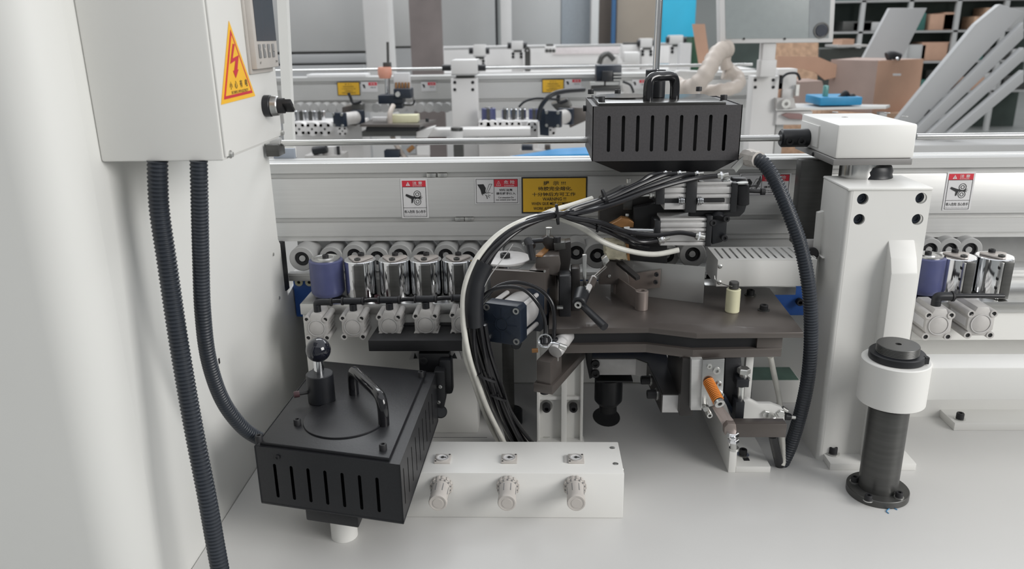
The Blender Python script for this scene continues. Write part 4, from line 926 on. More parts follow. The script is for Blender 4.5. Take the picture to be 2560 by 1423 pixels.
q4 = [A2[0]+nl*th_, A2[1]+nl*th_, A2[1], A2[0]]
t.add('side_face', MB().hexa([V((p.x, p.y, za0)) for p in q4], [V((p.x, p.y, za1)) for p in q4]), DKBR)
for (x, y, l) in ((1613, 955, .72), (1637, 1002, .28)):
    b_ = A2[0].lerp(A2[1], l)+nl*th_; b_.z = (za0+za1)/2
    j = t.add('washer', MB().ring(b_, nl, .0115, .004, .002), ZINC); t.add('bolt', MB().bolt(b_+nl*.002, nl, .0085, .016), DBLACK, parent=j)
for y in (909, 933): t.add('bolt', MB().bolt(P(1488, y, A2[3].y), (0, -1, 0), .0085, .006), DBLACK)
t.add('end_bracket', MB().fpoly([(1466, 870), (1480, 870), (1482, 945), (1474, 948), (1466, 910)], A2[3].y-.002, .05, .001), DBLACK)
t.done()
ym = A2[3].y+.03; mx = P(1521, 980, ym).x
t = T('spindle_motor', 'black round motor hanging under the cranked arm over the bed hole', 'motor')
mt, mb0 = P(1521, 945, ym-.02).z, P(1521, 1016, ym-.02).z
t.add('flange', MB().box(mx-.028, mx+.045, ym-.034, ym+.03, mt-.004, mt, .001), RUBBER)
t.add('housing', MB().lathe(V((mx, ym, mb0-.004)), ZP, [(0, 0), (.021, 0), (.028, .009), (.0285, .014), (.0285, mt-mb0-.004), (0, mt-mb0-.004)], 40), RUBBER)
t.add('wire_bundle', MB().tube([P(1498, 858, 1.40), P(1510, 868, 1.39), P(1530, 866, 1.385), P(1545, 873, 1.385), P(1560, 860, 1.39)], .006), TUBEW, label='cream coloured wire bundle')
t.add('lower_neck', MB().cyl(V((mx, ym, mb0-.02)), V((mx, ym, mb0)), .018), DBLACK)
t.done()
t = T('hole_shade_disc', 'oval black disc painting the darkness of the bed hole under the motor', 'hole_shade')
t.add('ring', MB().hexa([V((a, b, ZB)) for a, b in ell(hx, hy, .0292, hole_r+.0002)], [V((a, b, ZB-.004)) for a, b in ell(hx, hy, .0292, hole_r+.0002)]), DBLACK); t.done()  # solid disc across the hole, its inner darkness given as black colour
# dark column and steel plate
t = T('slide_unit', 'dark steel slide column with bright faceplate and orange spring under the table', 'slide unit')
t.add('column', MB().box(P(1703, 960, 1.255).x, P(1737, 960, 1.255).x, 1.255, 1.40, P(1720, 1040, 1.255).z, ZT-.050, .001), DKBR)
t.add('upper_block', MB().box(P(1700, 880, 1.262).x, P(1814, 880, 1.262).x, 1.265, 1.36, P(1760, 897, 1.262).z, ZT-.050), DKBR)
t.add('spacer_plate', MB().fpoly([(1729, 900), (1758, 900), (1754, 1026), (1727, 1026)], 1.243, .05, .0005), ALU)
i = t.add('faceplate', MB().fpoly([(1757, 900), (1812, 897), (1806, 1010), (1752, 1022)], 1.238, .008, .0008), STEEL, label='bright steel faceplate')
for (x, y, r) in ((1773, 915, .0042), (1791, 926, .0062), (1798, 960, .0048), (1803, 985, .004)):
    t.add('screw', MB().ring(P(x, y, 1.238), (0, -1, 0), r, r*.5, .004), ZINC, parent=i)
mb = MB(); A_, B_ = P(1770, 953, 1.238), P(1796, 1003, 1.196); dn = (B_-A_); e = dn.orthogonal().normalized(); f = dn.normalized().cross(e); hp = []
N = 13*12
for k in range(N+1):
    a = 2*math.pi*k/12; hp.append(A_+dn*(k/(N*1.0))+(e*math.cos(a)+f*math.sin(a))*.0088)
t.add('spring', mb.tube(hp, .0013, 6, sub=0), ORANGE, label='orange coil spring')
t.add('spring_core', MB().cyl(A_, B_+dn.normalized()*.004, .0055), DBLACK)
t.add('spring_screw', MB().ring(B_+dn.normalized()*.002, dn, .0085, .004, .005), ZINC)
for (x, y) in ((1766, 1030),): t.add('long_screw', MB().bolt(P(x, y-6, 1.235), V((.1, -1, -.1)), .0055, .02), ZINC)
t.add('pin', MB().cyl(P(1760, 1018, 1.236), P(1764, 1024, 1.22), .004), ZINC)
t.done()
# white angle support
q0 = Pz(1820, 1182, ZB); xw = q0.x; yw = q0.y; xe = Pz(1925, 1181, ZB).x; zw = P(1835, 1127, yw).z
t = T('angle_support', 'white L shaped angle support bolted to the bed under the slide unit', 'support')
t.add('upright', MB().xprism([(yw, ZB), (yw+.26, ZB), (yw+.26, ZB+.17), (yw+.10, ZB+.12), (yw, zw)], xw, xw+.014, .0012), WHITE)
t.add('foot', MB().box(xw+.0141, xe, yw+.0005, yw+.19, ZB, ZB+.0125, .0008), WHITE)
q = Pz(1857, 1138, ZB+.0125); j = t.add('washer', MB().ring(q, ZP, .0115, .004, .0016), ZINC); t.add('bolt', MB().bolt(q+V((0, 0, .0016)), ZP, .0075, .011), DBLACK, parent=j)
t.add('slot', MB().box(q.x-.003, q.x+.008, q.y-.021, q.y-.010, ZB+.0125, ZB+.0131), DBLACK); t.done()
t = T('lever_linkage', 'brown lever arm with chrome ball joint in front of the white angle support', 'lever')
yl_ = 1.205
t.add('lever_arm', MB().fbox(1833, 1061, 1966, 1094, yl_, .022, .001), BROWN)
t.add('flat_link', MB().hexa([P(1777, 1000, 1.25), P(1792, 998, 1.25), P(1840, 1058, 1.215), P(1822, 1072, 1.205)], [P(1773, 1006, 1.25), P(1788, 1006, 1.25), P(1836, 1072, 1.205), P(1818, 1084, 1.195)]), BRS)
t.add('fork', MB().fpoly([(1811, 1070), (1820, 1060), (1840, 1062), (1842, 1084), (1822, 1094), (1811, 1086)], 1.198, .014, .001), BRS)
c = P(1831, 1083, 1.19)
t.add('upper_nut', MB().hexb(P(1831, 1090, 1.195), ZP, .0105, .007), CHROME)
t.add('ball', MB().sphere(P(1832, 1094, 1.19), .0068, 20), CHROME)
t.add('lower_nut', MB().hexb(P(1833, 1105, 1.195), ZP, .0095, .006), CHROME)
t.add('stud', MB().cyl(P(1834, 1120, 1.21), P(1833, 1100, 1.20), .0055), ZINC); t.add('stud_washer', MB().cyl(P(1835, 1125, 1.215), P(1835, 1119, 1.215), .0085), ZINC)
t.done()
t = T('black_rail', 'tall black stepped guide rail with big hex bolt right of the faceplate', 'rail')
t.add('rail', MB().fpoly([(1813, 886), (1852, 886), (1858, 960), (1848, 1060), (1836, 1060), (1812, 985)], 1.262, .04, .001), BLACK)
t.add('side_bar', MB().fpoly([(1836, 935), (1847, 955), (1845, 975), (1834, 955)], 1.255, .006), RUBBER)
t.add('side_bar', MB().fpoly([(1812, 985), (1838, 1032), (1836, 1048), (1810, 1002)], 1.255, .006), NAVY)
t.add('upper_lug', MB().fbox(1842, 950, 1873, 969, 1.235, .03, .001), RUBBER)
t.add('lower_lug', MB().fbox(1838, 1006, 1860, 1062, 1.232, .03, .001), RUBBER)
t.add('column_screw', MB().cyl(P(1851, 1008, 1.25), P(1853, 966, 1.25), .0060), ZINC)
i = t.add('hex_bolt', MB().hexb(P(1859, 932, 1.25), ZP, .0115, .009), ZINC, label='large shiny hex bolt'); t.add('bolt_shank', MB().cyl(P(1858, 950, 1.25), P(1859, 930, 1.25), .0070), ZINC, parent=i)
t.add('lock_nut', MB().hexb(P(1858, 950, 1.25), ZP, .0115, .006), ZINC, parent=i); t.done()
t = T('white_bracket', 'white L bracket with bolted flange under the right end of the table', 'bracket')
t.add('upright', MB().fbox(1858, 886, 1877, 1090, 1.31, .012, .001), WHITE)
t.add('top_flange', MB().fbox(1852, 885, 1944, 893, 1.30, .05, .001), WHITE)
t.add('flange_plate', MB().fpoly([(1858, 1000), (1872, 998), (1895, 1010), (1928, 1010), (1955, 1020), (1962, 1030), (1962, 1062), (1858, 1058)], 1.285, .012, .002), WHITE)
for (x, y) in ((1914, 1034), (1951, 1033)): t.add('bolt', MB().hexb(P(x, y, 1.285), (0, -1, 0), .0072, .005), ZINC)
t.add('knurled_nut', MB().cyl(P(1932, 1055, 1.27), P(1925, 1040, 1.285), .009, seg=20, bev=.001), ZINC)
t.add('grip', MB().cyl(P(1961, 1040, 1.30), P(1977, 1043, 1.30), .0075, .006, bev=.001), RUBBER); t.add('tip', MB().cyl(P(1977, 1043, 1.30), P(1988, 1044, 1.30), .0035), ZINC)
t.add('bracket_pin', MB().cyl(P(1956, 1020, 1.30), P(1968, 1028, 1.30), .004), ZINC)
t.done()
t = T('drum_housing', 'light grey drum housing on the rear bed behind the white bracket', 'housing')
t.add('drum', MB().hexa([Pz(1878, 1008, ZB), Pz(2000, 1008, ZB), Pz(2000, 1008, ZB)+V((0, .08, 0)), Pz(1878, 1008, ZB)+V((0, .08, 0))], [Pz(1878, 1008, ZB)+V((0, .01, .05)), Pz(2000, 1008, ZB)+V((0, .01, .05)), Pz(2000, 1008, ZB)+V((0, .08, .05)), Pz(1878, 1008, ZB)+V((0, .08, .05))], .002), WHITE)
t.add('green_top', MB().box(Pz(1878, 1008, ZB).x, Pz(2000, 1008, ZB).x-.004, Pz(1878, 1008, ZB).y+.012, Pz(1878, 1008, ZB).y+.079, ZB+.05, ZB+.0515), DGREEN); t.done()
one('clear_tube', MB().tube([P(1926, 892, 1.33), P(1936, 940, 1.34), P(1946, 985, 1.34), P(1950, 1015, 1.33), P(1955, 1080, 1.32), P(1958, 1145, 1.315), P(1955, 1164, 1.31)], .0052, 12), TUBEW, 'cream coloured air tube hanging from the table beside the black hose', 'tube')
one('air_tube', MB().tube([P(1932, 1088, 1.28), P(1940, 1125, 1.30), P(1950, 1165, 1.32)], .0085, 12), TUBEB, 'short thick black tube between the brown lever arm and the hose foot', 'tube')
# ================================================================= big hose right
pts = [P(1888, 398, 1.37), P(1908, 408, 1.36), P(1937, 450, 1.345), P(1972, 530, 1.33), P(2003, 620, 1.32), P(2022, 720, 1.31), P(2028, 830, 1.305), P(2022, 930, 1.305), P(2005, 1020, 1.31), P(1978, 1110, 1.32), P(1952, 1166, 1.325)]
one('corrugated_hose', MB().tube(pts, .0125, 20, corr=.0052, sub=14), HOSEM, 'thick black corrugated hose bowing from the upper slotted box down to the bed', 'hose')
t = T('hose_gland', 'grey plastic hose gland with silver clip at the upper slotted box', 'gland')
t.add('nut', MB().lathe(P(1862, 392, 1.40), P(1890, 398, 1.37)-P(1862, 392, 1.40), [(0, 0), (.013, 0), (.0155, .008), (.0155, .020), (.012, .028), (.0145, .030), (.0145, .040), (0, .040)], 10), LGREY)
t.add('clip', MB().fpoly([(1828, 420), (1850, 398), (1862, 388), (1858, 412), (1840, 432), (1836, 424)], 1.38, .004, .0005), ZINC); t.done()
# ================================================================= upper air cylinders
t = T('air_cylinder', 'upper twin silver air cylinder with black mounting blocks below the charcoal box', 'cylinder', 'silver air cylinders below the charcoal box')
Yc = 1.385
def ribbed(x0, y0, x1, y1, Y, d, rows):
    m_ = MB().fbox(x0, y0, x1, y1, Y+.004, d, .001); h = (y1-y0)
    for (a, b) in rows: m_.fbox(x0, y0+h*a, x1, y0+h*b, Y, .006, .0008)
    return m_
t.add('front_body', ribbed(1661, 458, 1716, 524, Yc, .045, [(0, .12), (.18, .36), (.42, .56), (.76, 1)]), ALUB)
t.add('rear_body', ribbed(1741, 455, 1829, 526, Yc, .045, [(0, .10), (.18, .40), (.44, .56), (.78, 1)]), ALUB)
t.add('centre_block', MB().fbox(1715, 452, 1742, 532, Yc-.004, .055, .001), BLACK)
t.add('front_block', MB().fbox(1640, 470, 1662, 512, Yc-.001, .05, .002), BLACK)
t.add('slot', MB().fbox(1662, 497, 1716, 507, Yc+.003, .002), DBLACK); t.add('slot', MB().fbox(1760, 497, 1812, 506, Yc-.001, .006, .0006), DBLACK)
for (x, y) in ((1703, 502), (1750, 502)):
    for k in range(4): t.add('knurled_nut', MB().cyl(P(x-7+4*k, y, Yc-.003), P(x-4.6+4*k, y, Yc-.003), .0075 if k in (1, 2) else .006, seg=16), CHROME)
t.add('rod_nut', MB().lathe(P(1642, 485, Yc+.012), (-1, 0, 0), [(0, 0), (.008, 0), (.008, .004), (.006, .005), (.006, .008), (.0085, .009), (.0085, .013), (.005, .014), (0, .014)], 20), ZINC)
t.add('piston_rod', MB().cyl(P(1628, 486, Yc+.012), P(1568, 488, Yc+.012), .0045), ROD)
t.add('end_plate', MB().fbox(1828, 458, 1844, 530, Yc-.004, .055, .001), BLACK)
t.add('pivot_arm', MB().fpoly([(1832, 446), (1868, 446), (1872, 460), (1870, 505), (1862, 530), (1850, 542), (1725, 545), (1725, 527), (1835, 527), (1842, 520)], Yc+.02, .02, .002), BLACK)
t.add('pivot_drum', MB().cyl(P(1858, 462, Yc), P(1858, 512, Yc), .0105, bev=.001), DBLACK)
t.add('pivot_disc', MB().cyl(P(1856, 459, Yc-.002), P(1856, 456, Yc-.002), .010), ZINC)
t.add('stop_pin', MB().cyl(P(1872, 477, Yc+.01), P(1910, 479, Yc+.01), .0038), DBLACK); t.add('stop_head', MB().cyl(P(1902, 479, Yc+.01), P(1912, 479, Yc+.01), .0062), DBLACK)
t.done()
t = T('latch_hook', 'small black hook lever right of the twin cylinder', 'hook')
t.add('hook', MB().fpoly([(1877, 464), (1893, 462), (1898, 452), (1902, 441), (1904, 452), (1898, 464), (1892, 472), (1888, 466), (1878, 468)], 1.42, .005), DBLACK); t.done()
t = T('air_cylinder', 'lower single silver air cylinder with black rotary motor at its right end', 'cylinder', 'silver air cylinders below the charcoal box')
t.add('body', ribbed(1651, 546, 1767, 614, Yc, .05, [(0, .09), (.16, .33), (.38, .48), (.54, .84), (.88, 1)]), ALUB)
t.add('front_block', MB().fbox(1636, 552, 1652, 602, Yc, .045, .001), BLACK)
t.add('end_plate', MB().fbox(1766, 540, 1780, 616, Yc-.004, .055, .001), BLACK)
t.add('motor_body', MB().fpoly([(1780, 540), (1812, 540), (1818, 548), (1816, 590), (1806, 606), (1780, 612)], Yc+.002, .04, .002), RUBBER)
for (x, y) in ((1815, 546), (1810, 594), (1782, 556)): t.add('motor_bolt', MB().bolt(P(x, y, Yc), (0, -1, 0), .0060, .006), DBLACK)
t.add('motor_cap', MB().cyl(P(1795, 549, Yc+.001), P(1795, 538, Yc+.01), .012, bev=.002), RUBBER)
t.add('piston_rod', MB().cyl(P(1637, 577, Yc+.01), P(1574, 576, Yc+.01), .0055), CHROME)
t.add('rod_nut', MB().cyl(P(1574, 576, Yc+.01), P(1560, 577, Yc+.01), .008, seg=6), ZINC)
t.done()
t = T('valve_plate', 'black mounting plate in shadow behind the silver air cylinders', 'plate')
t.add('plate', MB().fpoly([(1585, 520), (1660, 505), (1725, 528), (1725, 545), (1655, 548), (1655, 618), (1600, 612), (1585, 580)], 1.44, .02, .002), DBLACK)
t.add('rear_block', MB().fpoly([(1500, 500), (1560, 470), (1640, 490), (1640, 600), (1520, 575), (1498, 560)], 1.47, .04, .003), DKBR)
t.add('small_box', MB().fbox(1558, 500, 1582, 526, 1.455, .02, .002), PILL)
t.done()
t = T('brass_guide', 'oily orange brown guide piece between the cylinder rods', 'guide')
t.add('guide', MB().fpoly([(1520, 565), (1545, 552), (1555, 545), (1572, 548), (1585, 556), (1584, 569), (1522, 569)], 1.43, .02, .001), BRASS)
t.add('screw', MB().bolt(P(1568, 540, 1.43), ZP, .0035, .004), ZINC); t.done()
one('bright_pin', MB().cyl(P(1571, 457, 1.46), P(1571, 447, 1.46), .0035), ZINC, 'tiny bright pin on the beam left of the charcoal box hopper', 'pin')
def afit(x0, y0, x1, y1, Y, r, label):
    t = T('metal_fitting', label, 'fitting', 'nickel air fittings on the cylinders'); a, b = P(x0, y0, Y), P(x1, y1, Y); L = (b-a).length
    t.add('body', MB().lathe(a, b-a, [(0, 0), (r*.8, 0), (r, L*.15), (r, L*.5), (r*.75, L*.55), (r*.75, L*.95), (0, L)], 16), ZINC); t.add('nut', MB().hexb(a.lerp(b, .25), b-a, r*1.2, L*.2), CHROME); t.done()
afit(1656, 434, 1680, 432, 1.385, .0042, 'first nickel fitting from the left in the row under the charcoal box')
afit(1691, 434, 1716, 432, 1.385, .0042, 'second nickel fitting from the left in the row under the charcoal box')
afit(1734, 435, 1760, 433, 1.385, .0042, 'third nickel fitting from the left in the row under the charcoal box')
afit(1793, 440, 1822, 436, 1.385, .0060, 'largest nickel fitting at the right of the row under the charcoal box')
afit(1753, 455, 1753, 441, 1.392, .0055, 'upright knurled fitting on top of the twin cylinder, left')
afit(1815, 455, 1815, 441, 1.392, .0070, 'upright knurled fitting on top of the twin cylinder, right')
afit(1646, 601, 1674, 590, 1.375, .0080, 'tilted knurled fitting at the left of the lower cylinder')
afit(1738, 589, 1762, 594, 1.375, .0072, 'nickel elbow fitting at the right of the lower cylinder')
# ================================================================= tube bundle
t = T('tube_bundle', 'thick bundle of glossy black air tubes arching from the bed up to the cylinders', 'tube bundle')
main = [(1300, 1108, 1.39), (1262, 1040, 1.34), (1232, 965, 1.29), (1203, 880, 1.25), (1188, 790, 1.235), (1192, 700, 1.235), (1222, 632, 1.25), (1278, 578, 1.27), (1340, 548, 1.29), (1395, 535, 1.30)]
upE = [[(1440, 520, 1.32), (1510, 497, 1.34), (1590, 462, 1.365), (1625, 440, 1.38), (1658, 434, 1.385)], [(1440, 524, 1.32), (1520, 498, 1.34), (1610, 458, 1.365), (1660, 438, 1.38), (1692, 434, 1.385)],
       [(1440, 530, 1.32), (1520, 508, 1.335), (1620, 468, 1.36), (1700, 440, 1.38), (1736, 435, 1.385)], [(1440, 534, 1.31), (1530, 512, 1.325), (1640, 472, 1.35), (1730, 448, 1.375), (1795, 440, 1.385)]]
dnE = [[(1430, 542, 1.31), (1500, 562, 1.33), (1560, 586, 1.35), (1600, 604, 1.365), (1648, 600, 1.375)], [(1430, 548, 1.31), (1500, 572, 1.33), (1550, 595, 1.36), (1590, 612, 1.38), (1620, 618, 1.40)],
       [(1425, 544, 1.30), (1500, 556, 1.32), (1570, 580, 1.35), (1640, 588, 1.37), (1700, 582, 1.372), (1742, 589, 1.375)]]
offs = [(-.0095, .006), (-.003, .0095), (.0055, .008), (.010, .001), (.002, -.001), (-.008, -.005), (.006, -.008)]
tb = []
for k, e_ in enumerate(upE+dnE):
    ox, oy = offs[k]; pp = []
    for j, (x, y, Y) in enumerate(main):
        w_ = (1.5 if j in (2, 3) else 1.0)
        a = .5*j; pp.append(P(x, y, Y)+rt*(ox*math.cos(a)-oy*math.sin(a))*w_+fw*(ox*math.sin(a)+oy*math.cos(a))*w_+up*random.uniform(-.001, .001))
    pp += [P(x, y, Y) for x, y, Y in e_]
    t.add('air_tube', MB().tube(pp, .0042, 10, sub=8), TUBEB)
for k in range(9):
    ox, oy = ((.015 if k < 5 else .008)*math.cos(1.3*k), (.011 if k < 5 else .006)*math.sin(1.3*k))
    pp = [P(x, y, Y)+rt*ox+fw*oy for x, y, Y in ((1330-k*6, 1130, 1.40), (1262, 1040, 1.34), (1232, 965, 1.29), (1203, 880, 1.25), (1190, 812, 1.24))]
    t.add('air_tube', MB().tube(pp, .0046, 10, sub=8), TUBEB)
t.add('cable_sleeve', MB().tube([P(1186, 810, 1.235), P(1184, 770, 1.23), P(1186, 730, 1.23), P(1196, 690, 1.235), P(1212, 656, 1.24)], .0165, 20), RUBBER, label='black spiral sleeve')
t.add('cable_sleeve', MB().tube([P(1187, 795, 1.235), P(1187, 811, 1.235)], .0155, 20, sub=0), RUBBER)
def tie(x, y, Y, ang, r):
    c_ = P(x, y, Y); d_ = rt*math.cos(ang)+up*math.sin(ang)
    return MB().ring(c_-d_*.002, d_, r+.0012, r, .004, 24)
t.add('cable_tie', tie(1393, 536, 1.30, .1, .0165), DBLACK); t.add('cable_tie_tail', MB().box(P(1392, 530, 1.28).x-.002, P(1392, 530, 1.28).x+.002, 1.28, 1.282, P(1392, 530, 1.28).z-.004, P(1390, 518, 1.28).z+.004), DBLACK)
t.add('cable_tie', tie(1212, 942, 1.275, 1.15, .021), DBLACK); t.add('cable_tie', tie(1240, 990, 1.305, 1.15, .020), DBLACK)
t.add('cable_tie', tie(1512, 492, 1.34, .35, .0125), DBLACK); t.add('cable_tie', tie(1498, 566, 1.33, -.4, .010), DBLACK)
pp = [P(*q) for q in ((1262, 1110, 1.37), (1222, 1030, 1.31), (1192, 950, 1.27), (1170, 880, 1.235), (1158, 800, 1.225), (1162, 720, 1.225), (1190, 650, 1.235), (1240, 592, 1.255), (1300, 556, 1.275), (1360, 540, 1.30), (1410, 550, 1.33), (1460, 573, 1.35), (1510, 606, 1.36), (1570, 627, 1.37), (1635, 636, 1.375), (1697, 625, 1.38))]
t.add('cable', MB().tube(pp, .0050, 12, sub=10), TUBEW, label='white cable on the outside of the bundle')
pp = [P(*q) for q in ((1246, 1108, 1.375), (1210, 1030, 1.32), (1182, 950, 1.28), (1162, 880, 1.245), (1166, 790, 1.235), (1174, 720, 1.235), (1206, 640, 1.245), (1256, 586, 1.265), (1322, 552, 1.285), (1380, 527, 1.31), (1430, 512, 1.34), (1480, 496, 1.37))]
t.add('cable', MB().tube(pp, .0042, 12, sub=10), TUBEW, label='white cable on the outside of the bundle'); t.done()
one('thin_wire', MB().tube([P(1282, 610, 1.26), P(1262, 640, 1.25), P(1225, 690, 1.23), P(1205, 730, 1.225), P(1195, 750, 1.225)], .0008, 8), RGREY, 'thin grey wire crossing in front of the round silver plate', 'wire')
# ================================================================= slotted white cover
yq = 1.40; zq1, zq0 = P(1900, 650, yq).z, P(1900, 716, yq).z; xq0, xq1 = P(1793, 680, yq).x, P(2040, 680, yq).x
ybk = Pz(1768, 618, zq1).y
t = T('slotted_cover', 'long white cover with slanted slots on top, left of the white post', 'cover')
w_, d_ = xq1-xq0, ybk-yq
hl = []
for k in range(14):
    x = .008+.0142*k; hl.append([(x+.0012, .012), (x+.0052, .012), (x+.0052, d_-.008), (x+.0012, d_-.008)])
t.add('top_sheet', MB().plate([(0, 0), (w_, 0), (w_, d_), (0, d_)], hl, (xq0, yq, zq1-.0015), XP, YP, .0015), WHITE)
t.add('front_sheet', MB().box(xq0, xq1, yq, yq+.0015, zq0, zq1-.0015, .0004), WHITE); t.add('left_sheet', MB().box(xq0, xq0+.0015, yq+.0015, ybk, zq0, zq1-.0015), WHITE)
t.add('inner_tray', MB().box(xq0+.004, xq1-.004, yq+.004, ybk-.002, zq0+.002, zq1-.016), RGREY)
for (x, y) in ((1797, 666), (1795, 706)): t.add('screw', MB().lathe(P(x+3, y, yq), (0, -1, 0), [(.0042, 0), (.0042, .001), (.0020, .0025), (.0018, .0012), (0, .0012)], 18), ZINC)
t.done()
one('cover_ledge', MB().fbox(1765, 718, 1990, 738, 1.50, .05, .001), STEEL, 'thin bright ledge below the white slotted cover behind the table', 'ledge')
one('thin_wire', MB().tube([P(1786, 690, 1.39), P(1790, 702, 1.385), P(1812, 712, 1.36), P(1830, 716, 1.345)], .0009, 8), ZINC, 'thin pale wire hanging from the slotted cover to the cream bottle', 'wire')
t = T('adjusting_screw', 'round black adjusting screw peeking out between hose and white post', 'screw'); t.add('knob', MB().cyl(P(2030, 634, 1.45), P(2030, 634, 1.43), .012, bev=.002), DBLACK); t.add('plate', MB().fbox(2012, 600, 2052, 662, 1.46, .01, .002), ALUB); t.done()
# ================================================================= pillar right
pb = Pz(2192, 1232, ZB); pz = lambda y: P(2250, y, pb.y).z
t = T('swivel_pillar', 'dark steel pillar with round bolted base and white collar arm, front right', 'pillar')
i = t.add('base_flange', MB().cyl(pb, pb+V((0, 0, .013)), .0515, bev=.001, seg=56), PILL)
for (x, y) in ((2136, 1205), (2170, 1251), (2247, 1244), (2228, 1190)):
    q = Pz(x, y, ZB+.013); t.add('washer', MB().ring(q, ZP, .0082, .003, .0014), ZINC, parent=i); t.add('bolt', MB().bolt(q+V((0, 0, .0014)), ZP, .0062, .009), DBLACK, parent=i)
ct, cbm = pz(897), pz(1000)
t.add('shaft', MB().cyl(pb+V((0, 0, .013)), V((pb.x, pb.y, cbm)), .0325, seg=48), PILL)
t.add('lower_ring', MB().cyl(V((pb.x, pb.y, cbm-.008)), V((pb.x, pb.y, cbm)), .040, bev=.001, seg=48), DBLACK)
t.add('collar', MB().cyl(V((pb.x, pb.y, cbm)), V((pb.x, pb.y, ct)), .0540, bev=.0015, seg=64), WHITE)
t.add('lock_ring', MB().cyl(V((pb.x, pb.y, ct)), V((pb.x, pb.y, ct+.013)), .0440, bev=.0015, seg=56), RUBBER)
t.add('lock_notch', MB().box(pb.x+.034, pb.x+.040, pb.y-.028, pb.y-.020, ct+.002, ct+.0135), DBLACK)
t.add('thread_end', MB().lathe(V((pb.x, pb.y, ct+.013)), ZP, [(0, 0), (.0335, 0)]+[(.0335-(.0008 if k % 2 else 0), .0012*k) for k in range(1, 11)]+[(.0325, .0135), (.005, .0135), (.005, .008), (0, .008)], 56), PILL)
t.add('arm', MB().box(pb.x+.045, 2.4, pb.y-.026, pb.y+.034, P(2380, 1003, pb.y-.026).z, P(2380, 919, pb.y-.026).z, .004), WHITE, label='white horizontal arm')
t.done()
t = T('floor_clamp', 'white foot block with black bolts on the bed at the right edge', 'foot')
q = Pz(2384, 1077, ZB); t.add('foot', MB().box(q.x, 2.1, q.y, q.y+.07, ZB, ZB+.017, .001), WHITE)
for (x, y) in ((2399, 1048), (2351, 1012)):
    p_ = Pz(x, y, ZB+.017); 
    if p_.x < q.x: p_ = V((q.x+.012, q.y+.09, ZB+.017))
    j = t.add('washer', MB().ring(p_, ZP, .011, .004, .002), ZINC); t.add('bolt', MB().bolt(p_+V((0, 0, .002)), ZP, .0075, .012), DBLACK, parent=j)
t.done()
one('blue_thread', MB().tube([Pz(2243, 1276, ZB)+V((0, 0, .001)), Pz(2233, 1272, ZB)+V((0, 0, .001)), Pz(2222, 1274, ZB)+V((0, 0, .001)), Pz(2216, 1280, ZB)+V((0, 0, .001)), Pz(2222, 1285, ZB)+V((0, 0, .001))], .0008, 6), mat('blue_thread', (.05, .25, .5), .5), 'tiny curl of blue thread on the bed beside the pillar base', 'thread')
# ================================================================= second machine, one aisle behind
Y2 = 4.55
FARW = mat('far_white_paint', (.66, .65, .64), .5, noise=.02, scale=4)
FARG = mat('far_grey_sheet', (.47, .47, .465), .5, noise=.03, scale=2)
SALM = mat('salmon_plastic', (.70, .33, .24), .5, noise=.05)
CARD = mat('cardboard', (.50, .31, .22), .8, noise=.06, scale=6)
CARD2 = mat('cardboard_brown', (.33, .25, .22), .8, noise=.06, scale=6)
PLY = mat('chipboard', (.46, .30, .20), .8, noise=.2, scale=25)
DUCT = mat('dust_duct', (.52, .46, .41), .45, noise=.06, scale=5)
CYAN = mat('cyan_paint', (.02, .36, .55), .5, noise=.05, scale=3)
TARP = mat('blue_tarp', (.02, .27, .60), .3, noise=.15, scale=8)
LEAN = mat('grey_lean_board', (.40, .405, .41), .5, noise=.04, scale=2)
PALE = mat('pale_cover_strip', (.80, .80, .80), .4, noise=.02)
t = T('machine_bed', 'long white bed of the second machine seen over the front beam', 'machine bed')
t.add('bed_body', MB().box(-2.4, P(1950, 300, 4.4).x, 3.9, 5.1, .12, ZB), FARW); t.add('plinth', MB().box(-2.3, P(1950, 300, 4.4).x-.1, 4.0, 5.0, 0, .12), DBLACK); t.done()
zb_t, zb_b = P(1200, 189, 4.75).z, P(1200, 277, 4.75).z
t = T('pressure_beam', 'long pale pressure beam of the second machine with small yellow stickers', 'beam')
H = zb_t-zb_b
t.add('extrusion', MB().xprism([(4.75, zb_b), (4.75, zb_b+H*.25), (4.77, zb_b+H*.27), (4.77, zb_b+H*.33), (4.75, zb_b+H*.35), (4.75, zb_b+H*.80), (4.77, zb_b+H*.82), (4.77, zb_b+H*.88), (4.75, zb_b+H*.90), (4.75, zb_t), (4.95, zb_t), (4.95, zb_b)], -1.75, P(1950, 200, 4.75).x), ALU); t.done()
one('machine_hood', MB().box(-2.5, -1.75, 4.4, 5.2, ZB+.002, 1.9), FARW, 'white end cabinet of the second machine hidden behind the control cabinet', 'cabinet')
y2r = 4.62; z2r = P(1400, 168, y2r).z
one('lifting_rod', MB().cyl((-1.75, y2r, z2r), (P(1880, 170, y2r).x, y2r, z2r), .0085), ROD, 'chrome lifting shaft of the second machine', 'rod')
